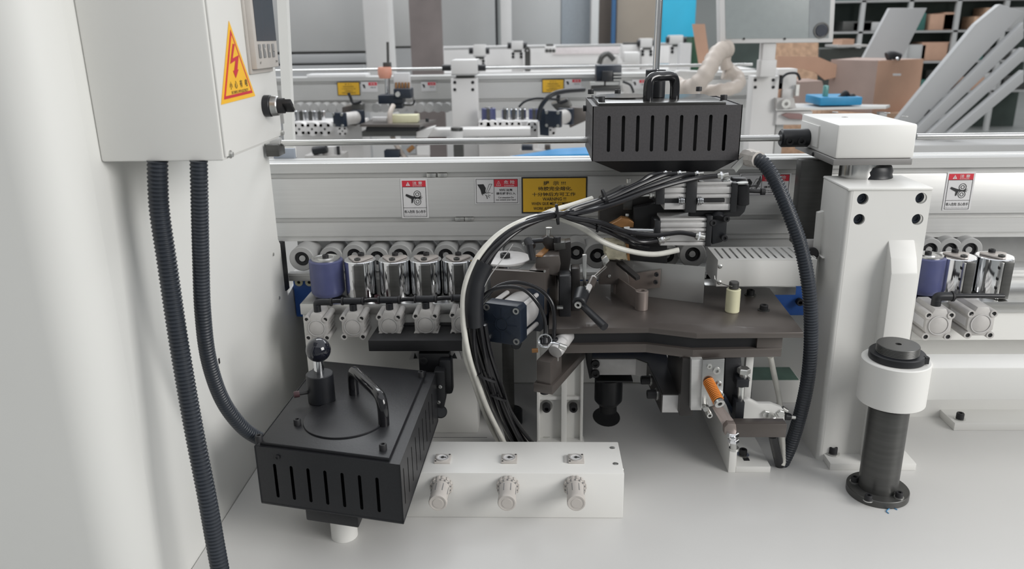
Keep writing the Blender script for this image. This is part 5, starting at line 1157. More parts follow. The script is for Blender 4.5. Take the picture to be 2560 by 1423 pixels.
def post2(xc, Y, s, ptop, zbot, ctop, lab, holes=True, gear=True):
    """post in the distance; s = pixels per 63 px wide post"""
    t = T('machine_post', lab, 'post', 'white posts of the machines behind')
    t.add('column', MB().box(P(xc-31*s, ptop+60*s, Y).x, P(xc+33*s, ptop+60*s, Y).x, Y, Y+.12, zbot+.001, P(xc, ptop, Y).z, .004), FARW)
    if holes:
        for a in (-23, 22):
            for b in (10, 28): t.add('bolt', MB().bolt(P(xc+a*s, ptop+b*s, Y), (0, -1, 0), .0085*(Y/4.4), .004), DBLACK)
    t.done()
    if gear:
        t = T('gearbox', lab.replace('white post', 'gearbox on the white post'), 'gearbox', 'white gearboxes of the machines behind')
        h_ = ptop-ctop
        t.add('housing', MB().fbox(xc-32*s, ctop, xc+32*s, ctop+h_*.78, Y-.02, .22, .004), FARW); t.add('base_plate', MB().fbox(xc-32*s, ctop+h_*.78, xc+31*s, ctop+h_*.84, Y-.02, .22), RGREY)
        t.add('jack', MB().fbox(xc-20*s, ctop+h_*.84, xc+26*s, ptop, Y+.03, .05), PILL)
        for d_ in (-1, 1): t.add('coupling', MB().cyl(P(xc+d_*33*s, ctop+h_*.42, Y+.08), P(xc+d_*54*s, ctop+h_*.42, Y+.08), .017*(Y/4.4)), RUBBER)
        t.done()
post2(1160, 4.45, 1.0, 196, ZB, 150, 'white post of the second machine left of the right far rollers')
post2(1911, 4.45, 1.0, 190, ZB, 150, 'white post of the second machine under the display pedestal', gear=False)
for (x0, y0, x1, y1, l) in ((843, 205, 900, 239, 'left'), (1355, 198, 1410, 232, 'right')):
    d = Dec('notice_sticker', 'small yellow notice on the second machine beam, the %s one' % l, x0, y0, x1, y1, 4.748, INK, group='yellow notices on the second machine')
    d.rect('yellow_face', .03, .05, .97, .95, YEL, .0006, .001)
    for k, (u, v, w) in enumerate(((.5, .82, .3), (.5, .66, .5), (.5, .50, .62), (.5, .34, .36), (.5, .20, .6))): d.txt(('提 示 !!!', '待胶完全熔化,', '十分钟后方可工作', 'WARNING !!!', 'WORK AFTER TEN MINUTES')[k], u, v, d.h*.09, d.w*w, INK, .01, .0014)
    d.t.done()
def danger2(x0, y0, x1, y1, l):
    d = Dec('danger_sticker', 'small far white and red danger sticker ' + l, x0, y0, x1, y1, 4.748, STW, group='danger stickers on the second machine')
    d.rect('red_header', .45, .64, .97, .96, RED, .0006, .001); d.poly('hand_pictogram', [(.06, .76), (.20, .77), (.25, .62), (.255, .38), (.21, .38), (.15, .40), (.13, .55)], INK, .0012)
    d.txt('危 险', .72, .80, d.h*.16, d.w*.3, STW, .01, .0014); d.txt('切断注意', .72, .45, d.h*.12, d.w*.34, INK, .01, .0014); d.t.done()
danger2(903, 205, 944, 230, 'right of the left yellow notice'); danger2(1053, 205, 1090, 228, 'left of the far white post'); danger2(1412, 198, 1453, 220, 'right of the right yellow notice'); danger2(1580, 199, 1620, 222, 'behind the charcoal box tube')
def farroll(x, y0, y1, w, Y, lab, m=CHROME, nm='far_roller'):
    t = T('chrome_roller' if m is CHROME else 'blue_roller', lab, 'roller', 'rollers of the second machine'); a = P(x, y1, Y); b = P(x, y0, Y); r = (P(x+w/2, y0, Y)-P(x-w/2, y0, Y)).length/2
    t.add('drum', MB().cyl(a, V((a.x, a.y, b.z)), r, bev=.003, seg=28), m); t.add('lid', MB().cyl(V((a.x, a.y, b.z)), V((a.x, a.y, b.z+.006)), r*.6), STEEL)
    t.add('strip', MB().box(a.x-.008, a.x+.010, a.y-r-.012, a.y-r+.006, a.z, b.z), PILL); t.done()
for k in range(4): farroll(735+23*k, 277, 305, 21, 4.42, 'far chrome roller, %s right of the control box knob' % ordn(k))
for k in range(3): farroll(1262+22*k, 272, 304, 19, 4.42, 'far chrome roller, %s right of the far navy cylinder' % ordn(k))
farroll(1222, 270, 304, 36, 4.35, 'far dark blue roller right of the far white post', BLUER); farroll(1335, 272, 304, 26, 4.42, 'far dark blue roller left of the far yellow notice tube', BLUER)
t = T('pressure_roller_row', 'row of small grey pressure rollers under the second machine beam', 'roller row', kind=None)
for k in range(20):
    if k != 8: t.add('roller', MB().cyl(P(742+22*k, 270, 4.62), P(742+22*k, 270, 4.62)+V((0, .1, 0)), .026, seg=20), RGREY)
t.done()
def farcyl(x, y, s, lab):
    t = T('compact_cylinder', lab, 'cylinder', 'compact cylinders of the second machine'); c = P(x, y, 4.22); r = .030*s
    t.add('body', MB().cyl(c, c+V((0, .06, 0)), r*1.25, bev=.002, seg=20), FARW)
    for a in range(4): q = c+V((r*.95*math.cos(a*math.pi/2+.785), 0, r*.95*math.sin(a*math.pi/2+.785))); t.add('corner_tube', MB().cyl(q, q+V((0, .06, 0)), .009*s, seg=12), CASTG)
    t.add('port', MB().cyl(c-V((0, .001, 0)), c, .006*s, seg=10), DBLACK); t.done()
for k, x in enumerate((748, 780, 812)): farcyl(x, 323, 1.0, 'far pale compact cylinder, %s right of the control box' % ordn(k))
for k, x in enumerate((1212, 1230, 1259, 1289)): farcyl(x, 318, .9, 'far pale compact cylinder, %s right of the far white post' % ordn(k))
farcyl(1330, 318, .8, 'far pale compact cylinder left of the right far navy cylinder'); farcyl(856, 328, .7, 'far pale round regulator under the left far navy cylinder'); farcyl(1376, 325, .85, 'far white regulator under the right far navy cylinder')
one('roller_housing', MB().box(P(735, 330, 4.3).x, P(905, 330, 4.3).x, 4.30, 4.5, ZB+.002, P(800, 305, 4.3).z, .003), FARW, 'low white housing under the left far rollers', 'housing')
one('roller_housing', MB().box(P(1196, 330, 4.3).x, P(1345, 330, 4.3).x, 4.30, 4.5, ZB+.002, P(1260, 304, 4.3).z, .003), FARW, 'low white housing under the rollers right of the far white post', 'housing')
one('white_table_edge', MB().fbox(1040, 323, 1326, 341, 4.1, .12, .003), FARW, 'long white ledge crossing in front of the far white post', 'ledge')
def farpress(x, y, lab, s=1.):
    t = T('press_cylinder', lab, 'cylinder', 'press cylinders of the second machine'); c = P(x, y, 4.05); a = V((math.sin(.5), math.cos(.5), 0)); r = .036*s
    e = V((a.y, -a.x, 0)); q = [(-r, -r), (r, -r), (r, r), (-r, r)]
    t.add('front_cap', MB().hexa([c+e*i+ZP*j for i, j in q], [c+e*i+ZP*j+a*.03 for i, j in q], .004), NAVY); t.add('barrel', MB().cyl(c+a*.03, c+a*.14, r*.9), CASTG)
    t.add('rear_cap', MB().hexa([c+e*i+ZP*j+a*.14 for i, j in q], [c+e*i+ZP*j+a*.17 for i, j in q], .004), NAVY)
    for i, j in q: t.add('cap_screw', MB().cyl(c+e*i*.78+ZP*j*.78-a*.003, c+e*i*.78+ZP*j*.78, .008, seg=12), ZINC)
    t.done()
farpress(845, 300, 'far navy press cylinder right of the left far rollers'); farpress(1381, 298, 'far navy press cylinder right of the far yellow notice tube', 1.15)
t = T('bracket_block', 'far brown grey bracket block behind the left far navy cylinder', 'bracket')
t.add('block', MB().fpoly([(855, 268), (885, 262), (892, 268), (892, 315), (862, 312), (855, 290)], 4.25, .12, .003), BROWN); t.add('plate', MB().fpoly([(878, 262), (895, 255), (905, 262), (903, 300), (886, 312)], 4.22, .08, .003), PILL)
t.add('lever', MB().tube([P(871, 232, 4.2), P(876, 243, 4.2), P(882, 257, 4.2), P(895, 256, 4.2), P(903, 253, 4.2)], .008), RUBBER); t.done()
t = T('bracket_block', 'far brown grey bracket block behind the right far navy cylinder', 'bracket')
t.add('block', MB().fpoly([(1378, 262), (1420, 248), (1430, 262), (1425, 290), (1400, 285)], 4.3, .12, .003), PILL); t.add('plate', MB().fpoly([(1415, 290), (1425, 268), (1470, 270), (1470, 300), (1425, 320)], 4.25, .08, .003), BROWN)
t.add('lever', MB().tube([P(1397, 237, 4.2), P(1395, 248, 4.2), P(1400, 256, 4.2), P(1418, 250, 4.2)], .010), RUBBER); t.done()
t = T('work_table', 'far grey steel work table with black layer on the second machine', 'table')
t.add('top_plate', MB().hexa([P(900, 317, 4.0), P(1050, 318, 4.0), P(1090, 304, 4.35), P(930, 303, 4.35)], [P(900, 311, 4.0), P(1050, 312, 4.0), P(1090, 299, 4.35), P(930, 298, 4.35)]), BROWN)
t.add('black_layer', MB().fbox(915, 318, 1048, 328, 4.02, .2), DBLACK); t.add('lower_plate', MB().fbox(905, 328, 1040, 341, 4.03, .2), PILL); t.add('white_corner', MB().fpoly([(1040, 330), (1085, 318), (1068, 345), (1040, 345)], 4.05, .1), FARW); t.done()
t = T('guide_cover', 'far pale yellow slotted guide cover on the second machine table', 'cover')
t.add('cover', MB().fbox(976, 288, 1044, 307, 4.12, .08, .003), CREAM); t.add('cover_front', MB().fbox(930, 293, 970, 304, 4.10, .03, .003), ALUB)
t.add('knob', MB().cyl(P(1068, 305, 4.1), P(1068, 296, 4.1), .009), RUBBER); t.done()
t = T('glue_unit', 'far black glue unit with silver knob between the stickers of the second machine', 'glue unit')
t.add('wide_block', MB().fbox(945, 238, 1007, 260, 4.30, .1, .004), NAVY); t.add('upper_block', MB().fbox(984, 222, 1027, 247, 4.28, .1, .004), NAVY)
t.add('lower_block', MB().fbox(973, 258, 1006, 272, 4.32, .08, .004), NAVY); t.add('silver_knob', MB().cyl(P(995, 235, 4.27), P(994, 236, 4.22), .013), ZINC)
t.add('connector', MB().fbox(984, 182, 1024, 225, 4.36, .04, .004), STW, label='clear plastic valve bank')
for k in range(5): t.add('brass_valve', MB().cyl(P(990+8*k, 206, 4.34), P(990+8*k, 222, 4.34), .006), BRASS)
t.done()
t = T('gauge_stand', 'far steel stand with round salmon cap beside the glue unit', 'stand')
t.add('rod', MB().cyl(P(967, 240, 4.4), P(966, 190, 4.4), .012), CHROME); t.add('thin_rod', MB().cyl(P(972, 240, 4.42), P(969, 105, 4.42), .007), PILL); t.add('cap', MB().lathe(P(963, 196, 4.4), ZP, [(0, 0), (.030, 0), (.038, .02), (.038, .05), (.034, .06), (0, .06)], 24), SALM)
t.add('head', MB().fbox(957, 156, 976, 170, 4.4, .04, .004), PILL); t.done()
one('flexible_hose', MB().tube([P(983, 264, 4.15), P(975, 285, 4.1), P(976, 315, 4.1), P(984, 350, 4.08), P(1003, 382, 4.05), P(1015, 400, 4.0)], .013, 12), DUCT, 'thin beige hose hanging over the far steel table', 'hose')
one('black_cable', MB().tube([P(1008, 262, 4.2), P(1030, 262, 4.2), P(1036, 252, 4.2), P(1032, 243, 4.2)], .005), TUBEB, 'small black cable loop right of the far glue unit', 'cable')
t = T('far_glue_box', 'far dark grey box with silver cylinders above the right far navy cylinder', 'box')
t.add('box', MB().fbox(1491, 163, 1554, 203, 4.32, .12, .004), NAVY); t.add('front_box', MB().fbox(1506, 178, 1532, 204, 4.28, .04, .003), BLACK)
for y in (182, 190, 198): t.add('silver_pin', MB().fbox(1534, y, 1555, y+4, 4.28, .03), ZINC)
t.add('upper_cylinder', MB().fbox(1475, 205, 1510, 213, 4.25, .04), ZINC); t.add('upper_cylinder', MB().fbox(1515, 205, 1548, 213, 4.25, .04), ZINC); t.add('lower_cylinder', MB().fbox(1478, 214, 1552, 228, 4.27, .04, .003), PILL); t.add('lower_cylinder', MB().fbox(1490, 230, 1560, 238, 4.25, .04), ALUB)
t.add('support', MB().fbox(1500, 170, 1550, 215, 4.42, .335), PILL); t.add('side_plate', MB().fpoly([(1555, 212), (1575, 216), (1575, 236), (1555, 238)], 4.28, .02), CASTG); t.done()
one('black_cable', MB().tube([P(1346, 300, 4.0), P(1352, 268, 4.0), P(1375, 240, 4.0), P(1410, 228, 4.05), P(1460, 224, 4.15)], .012), RUBBER, 'thick black cable curving up from the right far navy cylinder', 'cable')
one('black_cable', MB().tube([P(1297, 268, 4.1), P(1312, 254, 4.1), P(1340, 246, 4.1), P(1380, 247, 4.15), P(1398, 250, 4.2)], .006), RUBBER, 'thin black cable curving above the far rollers', 'cable')
one('black_cable', MB().tube([P(1557, 204, 4.2), P(1576, 213, 4.2), P(1584, 232, 4.2)], .006), RUBBER, 'thin black cable right of the far dark grey box', 'cable')
one('navy_column', MB().fpoly([(1346, 270), (1360, 272), (1372, 300), (1372, 340), (1350, 338)], 4.15, .06), NAVY, 'far navy column left of the right far navy cylinder', 'column')
t = T('swivel_pillar', 'far white pillar with dark ring cap left of the far white post foot', 'pillar')
t.add('pillar', MB().cyl(P(1142, 345, 4.0), P(1142, 327, 4.0), .031), FARW); t.add('ring', MB().cyl(P(1142, 327, 4.0), P(1142, 319, 4.0), .031), PILL); t.done()
# clutter on the far bed just above the front beam
one('motor_base', MB().box(P(770, 380, 4.05).x, P(860, 380, 4.05).x, 3.98, 4.14, ZB+.001, P(800, 388, 4.0).z), CASTG, 'low grey base under the far black motor', 'base')
t = T('far_motor', 'far black motor with beige boxes on the second machine bed, left', 'motor')
t.add('motor', MB().cyl(P(782, 378, 4.0), P(818, 372, 4.0), .022, bev=.004), RUBBER); t.add('mount', MB().fpoly([(815, 368), (846, 366), (850, 396), (800, 396)], 4.02, .05), FARW); t.add('bar', MB().fbox(842, 366, 848, 396, 4.0, .02), DBLACK); t.done()
t = T('far_motor', 'far dark motor with brass end under the far steel table', 'motor')
t.add('motor', MB().fbox(960, 376, 998, 396, 4.0, .06, .004), NAVY); t.add('head', MB().cyl(P(1020, 378, 4.0), P(1034, 366, 4.0), .012), BRASS); t.add('white_block', MB().fbox(1042, 366, 1072, 390, 4.0, .05), FARW); t.add('base', MB().fbox(1020, 388, 1072, 398, 3.99, .05), CASTG); t.done()
t = T('far_motor', 'far small dark motor left of the blue tarp', 'motor')
t.add('motor', MB().fbox(1304, 364, 1332, 378, 4.0, .06, .003), NAVY); t.add('base', MB().box(P(1300, 380, 4.0).x, P(1380, 380, 4.0).x, 3.99, 4.08, ZB+.001, P(1320, 376, 4.0).z), CASTG); t.add('side', MB().fbox(1362, 364, 1376, 374, 4.0, .06), BROWN); t.done()
one('dark_post', MB().fbox(1134, 362, 1158, 398, 3.98, .05), PILL, 'short dark post above the front beam below the far pillar', 'post')
mb = MB().hexa([P(1268, 400, 3.3), P(1500, 400, 3.3), P(1500, 396, 3.6), P(1280, 396, 3.6)], [P(1275, 391, 3.3), P(1500, 384, 3.3), P(1500, 366, 3.7), P(1390, 372, 3.7)])
one('blue_tarp', mb, TARP, 'bright blue tarp lying behind the front beam beside the charcoal box', 'tarp')
one('tarp_trestle', MB().box(P(1268, 394, 3.3).x, P(1500, 394, 3.3).x, 3.32, 3.6, 0, P(1400, 400, 3.45).z, .004), RGREY, 'plain grey trestle under the blue tarp', 'trestle')
# right part of the second machine
t = T('operator_display', 'wide white framed display on a pedestal above the second machine', 'display')
Yd = 4.35
t.add('frame', MB().fpoly([(1797, -60), (2092, -60), (2083, 106), (1800, 109)], Yd, .08, .006), FARW)
t.add('screen', MB().fpoly([(1812, -50), (2080, -50), (2072, 95), (1815, 97)], Yd-.004, .006), mat('display_glass', (.30, .33, .33), .2, noise=.03))
t.add('side_panel', MB().fpoly([(2025, -50), (2078, -50), (2070, 92), (2022, 93)], Yd-.006, .004), mat('display_grey', (.24, .26, .27), .4))
t.add('stop_button', MB().cyl(P(2054, 76, Yd-.02), P(2054, 76, Yd-.004), .030, bev=.003), SCRN); t.add('button_ring', MB().ring(P(2054, 76, Yd-.012), YP, .040, .034, .008), PILL)
t.add('pedestal', MB().fbox(1905, 108, 1938, 192, Yd+.02, .07, .004), FARW); t.add('pedestal_sleeve', MB().fbox(1902, 150, 1941, 192, Yd+.01, .09, .004), FARW)
for x in (1860, 1962): t.add('screw', MB().cyl(P(x, 97, Yd-.007), P(x, 97, Yd), .006, seg=12), PILL)
t.done()
t = T('dust_duct', 'long beige flexible dust hose bending up behind the charcoal box', 'duct', 'beige dust hoses')
t.add('hose', MB().tube([P(1690, 212, 4.3), P(1718, 222, 4.25), P(1745, 208, 4.2), P(1768, 180, 4.2), P(1783, 150, 4.25), P(1800, 128, 4.3), P(1822, 122, 4.35)], .046, 20, corr=.05, sub=8, rf=lambda u: 1), DUCT); t.done()
t = T('dust_duct', 'beige flexible dust hose with an elbow right of the long one', 'duct', 'beige dust hoses')
t.add('hose', MB().tube([P(1812, 128, 4.45), P(1812, 150, 4.4), P(1818, 170, 4.4)], .034, 20, corr=.05, sub=8), DUCT)
t.add('elbow', MB().tube([P(1826, 180, 4.4), P(1846, 195, 4.35), P(1845, 212, 4.3), P(1825, 222, 4.25), P(1790, 227, 4.25), P(1758, 232, 4.3)], .036, 20, corr=.05, sub=8), DUCT)
t.add('branch_cone', MB().cyl(P(1812, 176, 4.42), P(1848, 188, 4.42), .05, .03, bev=.004), DUCT); t.done()
one('beige_bag', MB().fpoly([(1640, 205), (1700, 175), (1760, 178), (1765, 220), (1720, 240), (1650, 240)], 4.6, .1, .02), mat('pale_bag', (.58, .57, .55), .5), 'pale plastic bag behind the charcoal box handle', 'bag')
t = T('spindle_unit', 'white spindle unit with cable right of the display pedestal post', 'spindle unit')
t.add('body', MB().fbox(1944, 172, 1992, 225, 4.5, .12, .005), FARW); t.add('lower_body', MB().fbox(1956, 223, 1984, 245, 4.48, .1, .004), FARW); t.add('bar', MB().fbox(1944, 188, 1956, 244, 4.5, .05), CARD)
t.add('cable', MB().tube([P(1952, 208, 4.4), P(1956, 194, 4.4), P(1970, 184, 4.4), P(1992, 184, 4.4), P(2000, 200, 4.4)], .007), RUBBER); t.add('pin', MB().fbox(1990, 212, 1998, 240, 4.45, .03), ZINC)
t.add('plate', MB().fpoly([(1942, 246), (1985, 246), (1990, 270), (1942, 276)], 4.4, .05), CASTG); t.add('knob', MB().ring(P(1963, 259, 4.38), (0, -1, 0), .024, .010, .02), ZINC); t.done()
t = T('infeed_table', 'long light grey infeed table with rounded end right of the display post', 'table')
t.add('top', MB().hexa([P(1940, 277, 4.4), P(2215, 272, 4.4), P(2225, 268, 4.6), P(1960, 262, 4.8)], [P(1940, 271, 4.4), P(2215, 266, 4.4), P(2225, 262, 4.6), P(1960, 258, 4.8)]), ALU)
t.add('apron', MB().fbox(1942, 278, 2030, 312, 4.42, .05, .003), FARW)
for x in (1950, 2205): t.add('leg', MB().box(P(x, 280, 4.5).x-.02, P(x, 280, 4.5).x+.02, 4.48, 4.52, 0, P(x, 280, 4.5).z), FARG)
t.done()
t = T('pink_cloth', 'dull pink cloth hanging over the white apron of the infeed table', 'cloth')
t.add('cloth', MB().fpoly([(1955, 288), (1968, 283), (2005, 285), (2015, 300), (1975, 298)], 4.38, .03, .004), mat('pink_cloth', (.28, .18, .17), .9)); t.done()
t = T('blue_crate', 'shallow bright blue tray with black tools on the infeed table', 'tray')
q = P(2050, 264, 4.45)
t.add('tray', MB().fbox(2050, 243, 2156, 264, 4.45, .25, .006), mat('tray_blue', (.02, .24, .46), .5, noise=.05)); t.done()
for (x, y, l) in ((2113, 232, 'upright black tool standing in the blue tray'), (2102, 243, 'black curled tool lying on the left of the blue tray'), (2130, 240, 'black tool lying on the right of the blue tray')):
    one('hand_tool', MB().tube([P(x-10, y+12, 4.5), P(x, y, 4.5), P(x+8, y+10, 4.52)], .014, 8), DBLACK, l, 'tool')
one('glue_bottle', MB().fbox(2062, 214, 2072, 243, 4.5, .04, .005), mat('bottle_green', (.10, .30, .28), .3), 'small teal bottle standing left in the blue tray', 'bottle')
t = T('cardboard_box', 'big open cardboard box with white slot print behind the gearbox', 'box')
bt, bb_ = P(2195, 155, 5.6), P(2190, 262, 5.6)
fx, fl_, fr_ = (P(2195, 155, 5.6).x, P(2103, 155, 5.75).x, P(2300, 155, 5.9).x)
zt_, zb__ = P(2195, 152, 5.6).z, P(2190, 284, 5.6).z
t.add('left_wall', MB().prism([(fl_, 5.95), (fx, 5.6), (fx+.01, 5.62), (fl_+.01, 5.97)], zb__, zt_), CARD2); t.add('right_wall', MB().prism([(fx, 5.6), (fr_, 5.85), (fr_, 5.87), (fx, 5.62)], zb__, zt_), CARD)
t.add('rear_wall', MB().prism([(fl_, 5.95), (fl_+.01, 5.97), (fr_-.3, 6.3), (fr_-.31, 6.3)], zb__, zt_), CARD2); t.add('far_wall', MB().prism([(fr_, 5.85), (fr_, 5.87), (fr_-.3, 6.3), (fr_-.31, 6.3)], zb__, zt_), CARD)
t.add('slot_print', MB().hexa([P(2232, 184, 5.63), P(2252, 184, 5.64), P(2252, 189, 5.64), P(2232, 189, 5.63)], [p+V((-.004, -.012, 0)) for p in (P(2232, 184, 5.63), P(2252, 184, 5.64), P(2252, 189, 5.64), P(2232, 189, 5.63))]), STW); t.done()
one('pallet_stack', MB().box(fl_, fr_, 5.62, 6.3, 0, zb__-.001, .005), PLY, 'pale pallet stack under the big cardboard box', 'pallet')
t = T('power_tool', 'black hand tool with shiny button lying on top of the big cardboard box', 'tool')
t.add('body', MB().tube([P(2218, 143, 5.7), P(2230, 138, 5.7), P(2250, 143, 5.7)], .035, 12, rf=lambda u: 1-.3*u), DBLACK); t.add('button', MB().sphere(P(2243, 147, 5.64), .012), CHROME); t.done()
one('box_lid', MB().prism([(fl_+.01, 5.94), (fx+.02, 5.63), (fr_-.01, 5.87), (fr_-.30, 6.28)], zt_-.02, zt_), CARD2, 'closed flap layer on top of the big cardboard box', 'flap')
one('cardboard_flap', MB().fpoly([(1945, 140), (2045, 142), (2100, 165), (2105, 190), (2062, 200), (2040, 182), (2010, 172), (1945, 172)], 5.9, .02), CARD, 'large torn cardboard sheet left of the big box', 'cardboard')
one('cardboard_flap', MB().fpoly([(2000, 205), (2055, 202), (2062, 225), (2050, 262), (2000, 262)], 5.7, .3), CARD2, 'brown carton behind the blue tray', 'carton')
def fl0(p, y): return V((p.x, y, 0))
one('chipboard_sheet', MB().hexa([fl0(P(1940, 170, 7.0), 6.8), fl0(P(2048, 155, 7.0), 6.8), fl0(P(2048, 155, 7.02), 6.82), fl0(P(1940, 170, 7.02), 6.82)], [P(1940, 60, 7.3), P(2048, 60, 7.3), P(2048, 60, 7.32), P(1940, 60, 7.32)]), PLY, 'speckled brown chipboard sheet behind the display pedestal', 'board')
one('pale_board', MB().hexa([P(1752, 158, 6.4)+V((.25, 0, -1.21)), P(1775, 145, 6.4)+V((.25, 0, -1.22)), P(1775, 145, 6.44)+V((.25, 0, -1.22)), P(1752, 158, 6.44)+V((.25, 0, -1.21))], [P(1730, 60, 6.6), P(1762, 60, 6.6), P(1762, 60, 6.64), P(1730, 60, 6.64)]), CARD, 'narrow pale wood board leaning left of the display', 'board')
# leaning grey boards at the right
for k, (pts_, Y, l) in enumerate((([(1960, 520), (2070, 520), (2318, 20), (2225, 20)], 6.6, 'broad grey leaning panel above the big cardboard box'),
        ([(2205, 345), (2262, 345), (2560, 30), (2500, 10), (2440, 60)], 4.9, 'widest grey board of the leaning group at the right edge'),
        ([(2268, 345), (2300, 345), (2560, 95), (2560, 55)], 4.85, 'second grey board from the left of the leaning group'),
        ([(2310, 345), (2345, 345), (2560, 150), (2560, 118)], 4.8, 'third grey board from the left of the leaning group'),
        ([(2360, 345), (2392, 345), (2560, 205), (2560, 175)], 4.75, 'shortest grey board at the right of the leaning group'))):
    t = T('leaning_board', l, 'board', 'leaning grey boards'); q = [P(x, y, Y) for x, y in pts_]
    t.add('board', MB().hexa(q, [p+V((0, .05, 0)) for p in q], .004), LEAN); 
    if k == 1: t.add('slot', MB().fpoly([(2310, 290), (2313, 291), (2326, 275), (2323, 274)], Y-.003, .004), DBLACK)
    t.done()
one('board_trestle', MB().box(P(2200, 345, 4.9).x, P(2560, 345, 4.9).x, 4.6, 5.0, 0, P(2300, 346, 4.9).z, .004), FARG, 'grey trestle carrying the leaning boards', 'trestle')
# ================================================================= third row and far end of the hall
t = T('machine_bed', 'long white machine of the third row with pale covers', 'machine')
zq = P(1400, 180, 9.6).z
zb3 = P(1400, 174, 9.6).z
t.add('bed', MB().box(P(1050, 180, 9.6).x, P(1860, 180, 9.6).x, 9.1, 10.6, 0, zb3), FARW)
t.add('rail', MB().fbox(1290, 167, 1500, 180, 9.58, .02), RGREY)
t.add('beam', MB().box(P(1100, 150, 10.0).x, P(1740, 150, 10.0).x, 10.0, 10.2, P(1400, 163, 10.0).z, P(1400, 112, 10.0).z, .01), FARW)
t.add('cover_strip', MB().box(P(1380, 126, 9.98).x, P(1548, 126, 9.98).x, 9.97, 10.0, P(1460, 135, 9.98).z, P(1460, 116, 9.98).z, .01), mat('pinkish_cover', (.66, .61, .61), .5)); t.done()
for (x, s, pt, pb_, ct_, l) in ((1198, .47, 148, zb3, 112, 'third row white post left of the tall pale column'), (1293, .45, 130, zb3, 103, 'third row white post right of the tall pale column'), (1617, .45, 124, zb3, 96, 'third row white post left of the chrome tube'), (1692, .5, 116, zb3, 88, 'third row white post right of the chrome tube')):
    post2(x, 9.3, s, pt, pb_, ct_, l, holes=True)
one('lifting_rod', MB().cyl(P(1110, 122, 9.6), P(1760, 108, 9.6), .015), RGREY, 'thin grey shaft of the third row machine', 'rod')
for (x0, y0, x1, y1, l) in ((1362, 116, 1390, 133, 'left of the pale cover'), (1555, 112, 1600, 150, 'right of the pale cover')):
    t = T('drive_head', 'third row machine head with small dark clamps '+l, 'machine head'); t.add('body', MB().fbox(x0, y0, x1, y1, 9.4, .2, .01), FARW); t.add('clamp', MB().fbox(x0+3, y0-6, x1-6, y0, 9.45, .1, .01), PILL)
    for k in range(3): t.add('detail', MB().cyl(P(x0+5+k*(x1-x0)/3.2, y1-6, 9.38), P(x0+5+k*(x1-x0)/3.2, y1-6, 9.4), .02, seg=10), PILL)
    t.done()
t = T('clutter_head', 'third row grey milling head with hoses above the far dark grey box', 'machine head')
t.add('body', MB().box(P(1505, 140, 9.2).x, P(1545, 140, 9.2).x, 9.2, 9.4, zb3+.001, P(1525, 138, 9.2).z, .02), CASTG); t.add('hose', MB().tube([P(1498, 160, 9.1), P(1505, 142, 9.1), P(1520, 135, 9.1), P(1535, 150, 9.1)], .03), PILL); t.add('side', MB().fbox(1560, 130, 1600, 158, 9.15, .2, .02), FARW); t.done()
t = T('dark_bracket', 'third row dark upright gauge right of the tall pale column', 'gauge'); t.add('bar', MB().box(P(1312, 140, 9.25).x, P(1326, 140, 9.25).x, 9.25, 9.3, zb3+.001, P(1319, 128, 9.25).z), PILL); t.add('hook', MB().tube([P(1312, 130, 9.2), P(1318, 118, 9.2), P(1324, 128, 9.2)], .015), PILL); t.done()
# grey hoods / far cabinets
t = T('machine_hood', 'broad plain grey machine hood with dark ledges, top left behind the beam', 'hood')
Yh = 7.6
t.add('hood', MB().fbox(560, -60, 914, 130, Yh, .8, .01), FARG); t.add('slit', MB().fbox(560, 130, 914, 136, Yh+.03, .7), PILL)
t.add('middle_band', MB().fbox(560, 136, 914, 159, Yh-.01, .8, .01), LEAN); t.add('slit', MB().fbox(560, 159, 914, 164, Yh+.03, .7), PILL); t.add('lower_band', MB().box(P(560, 180, Yh).x, P(914, 180, Yh).x, Yh-.05, Yh+.8, 0, P(740, 164, Yh).z, .01), LEAN); t.done()
one('pale_strip', MB().box(P(766, 185, 4.78).x, P(915, 185, 4.78).x, 4.78, 4.9, zb_t+.001, zb_t+.018, .002), PALE, 'bright pale strip lying above the second machine beam, left', 'strip')
one('hall_column', MB().box(P(912, 100, 7.0).x, P(975, 100, 7.0).x, 7.0, 7.25, 0, 3.5, .01), FARW, 'wide white column behind the salmon capped stand', 'column', 'pale hall columns')
one('hall_column', MB().box(P(1252, 100, 11.5).x, P(1279, 100, 11.5).x, 11.5, 11.8, 0, 4.2, .01), FARW, 'tall pale column between two third row posts', 'column', 'pale hall columns')
one('hall_column', MB().box(P(1477, 100, 12.5).x, P(1496, 100, 12.5).x, 12.5, 12.8, 0, 4.2, .01), FARW, 'slim pale column at the right end of the far grey panels', 'column', 'pale hall columns')
t = T('machine_hood', 'pale grey machine cover between the white column and the brown door panel', 'hood')
t.add('cover', MB().fbox(972, -60, 1040, 116, 8.0, .5, .01), FARG); t.add('slit', MB().fbox(972, 116, 1040, 121, 8.03, .4), PILL); t.add('lower_cover', MB().box(P(972, 150, 7.98).x, P(1040, 150, 7.98).x, 7.98, 8.5, 0, P(1000, 121, 7.98).z), LEAN); t.done()
one('brown_panel', MB().box(P(1026, 100, 6.0).x, P(1106, 100, 6.0).x, 6.0, 6.04, 0, 1.9, .003), mat('brown_grey_laminate', (.17, .145, .14), .5, noise=.12, scale=6), 'tall brown grey laminate panel standing left of the far white gearbox', 'panel')
t = T('far_cabinet', 'wide pale grey cabinet behind the third row, left of the tall pale column', 'cabinet')
t.add('body', MB().box(P(1100, 60, 12.2).x, P(1238, 60, 12.2).x, 12.2, 12.6, 0, 3.0, .01), FARG); t.add('dark_gap', MB().box(P(1238, 60, 12.25).x, P(1242, 60, 12.25).x, 12.25, 12.6, 0, 3.0), DBLACK); t.done()
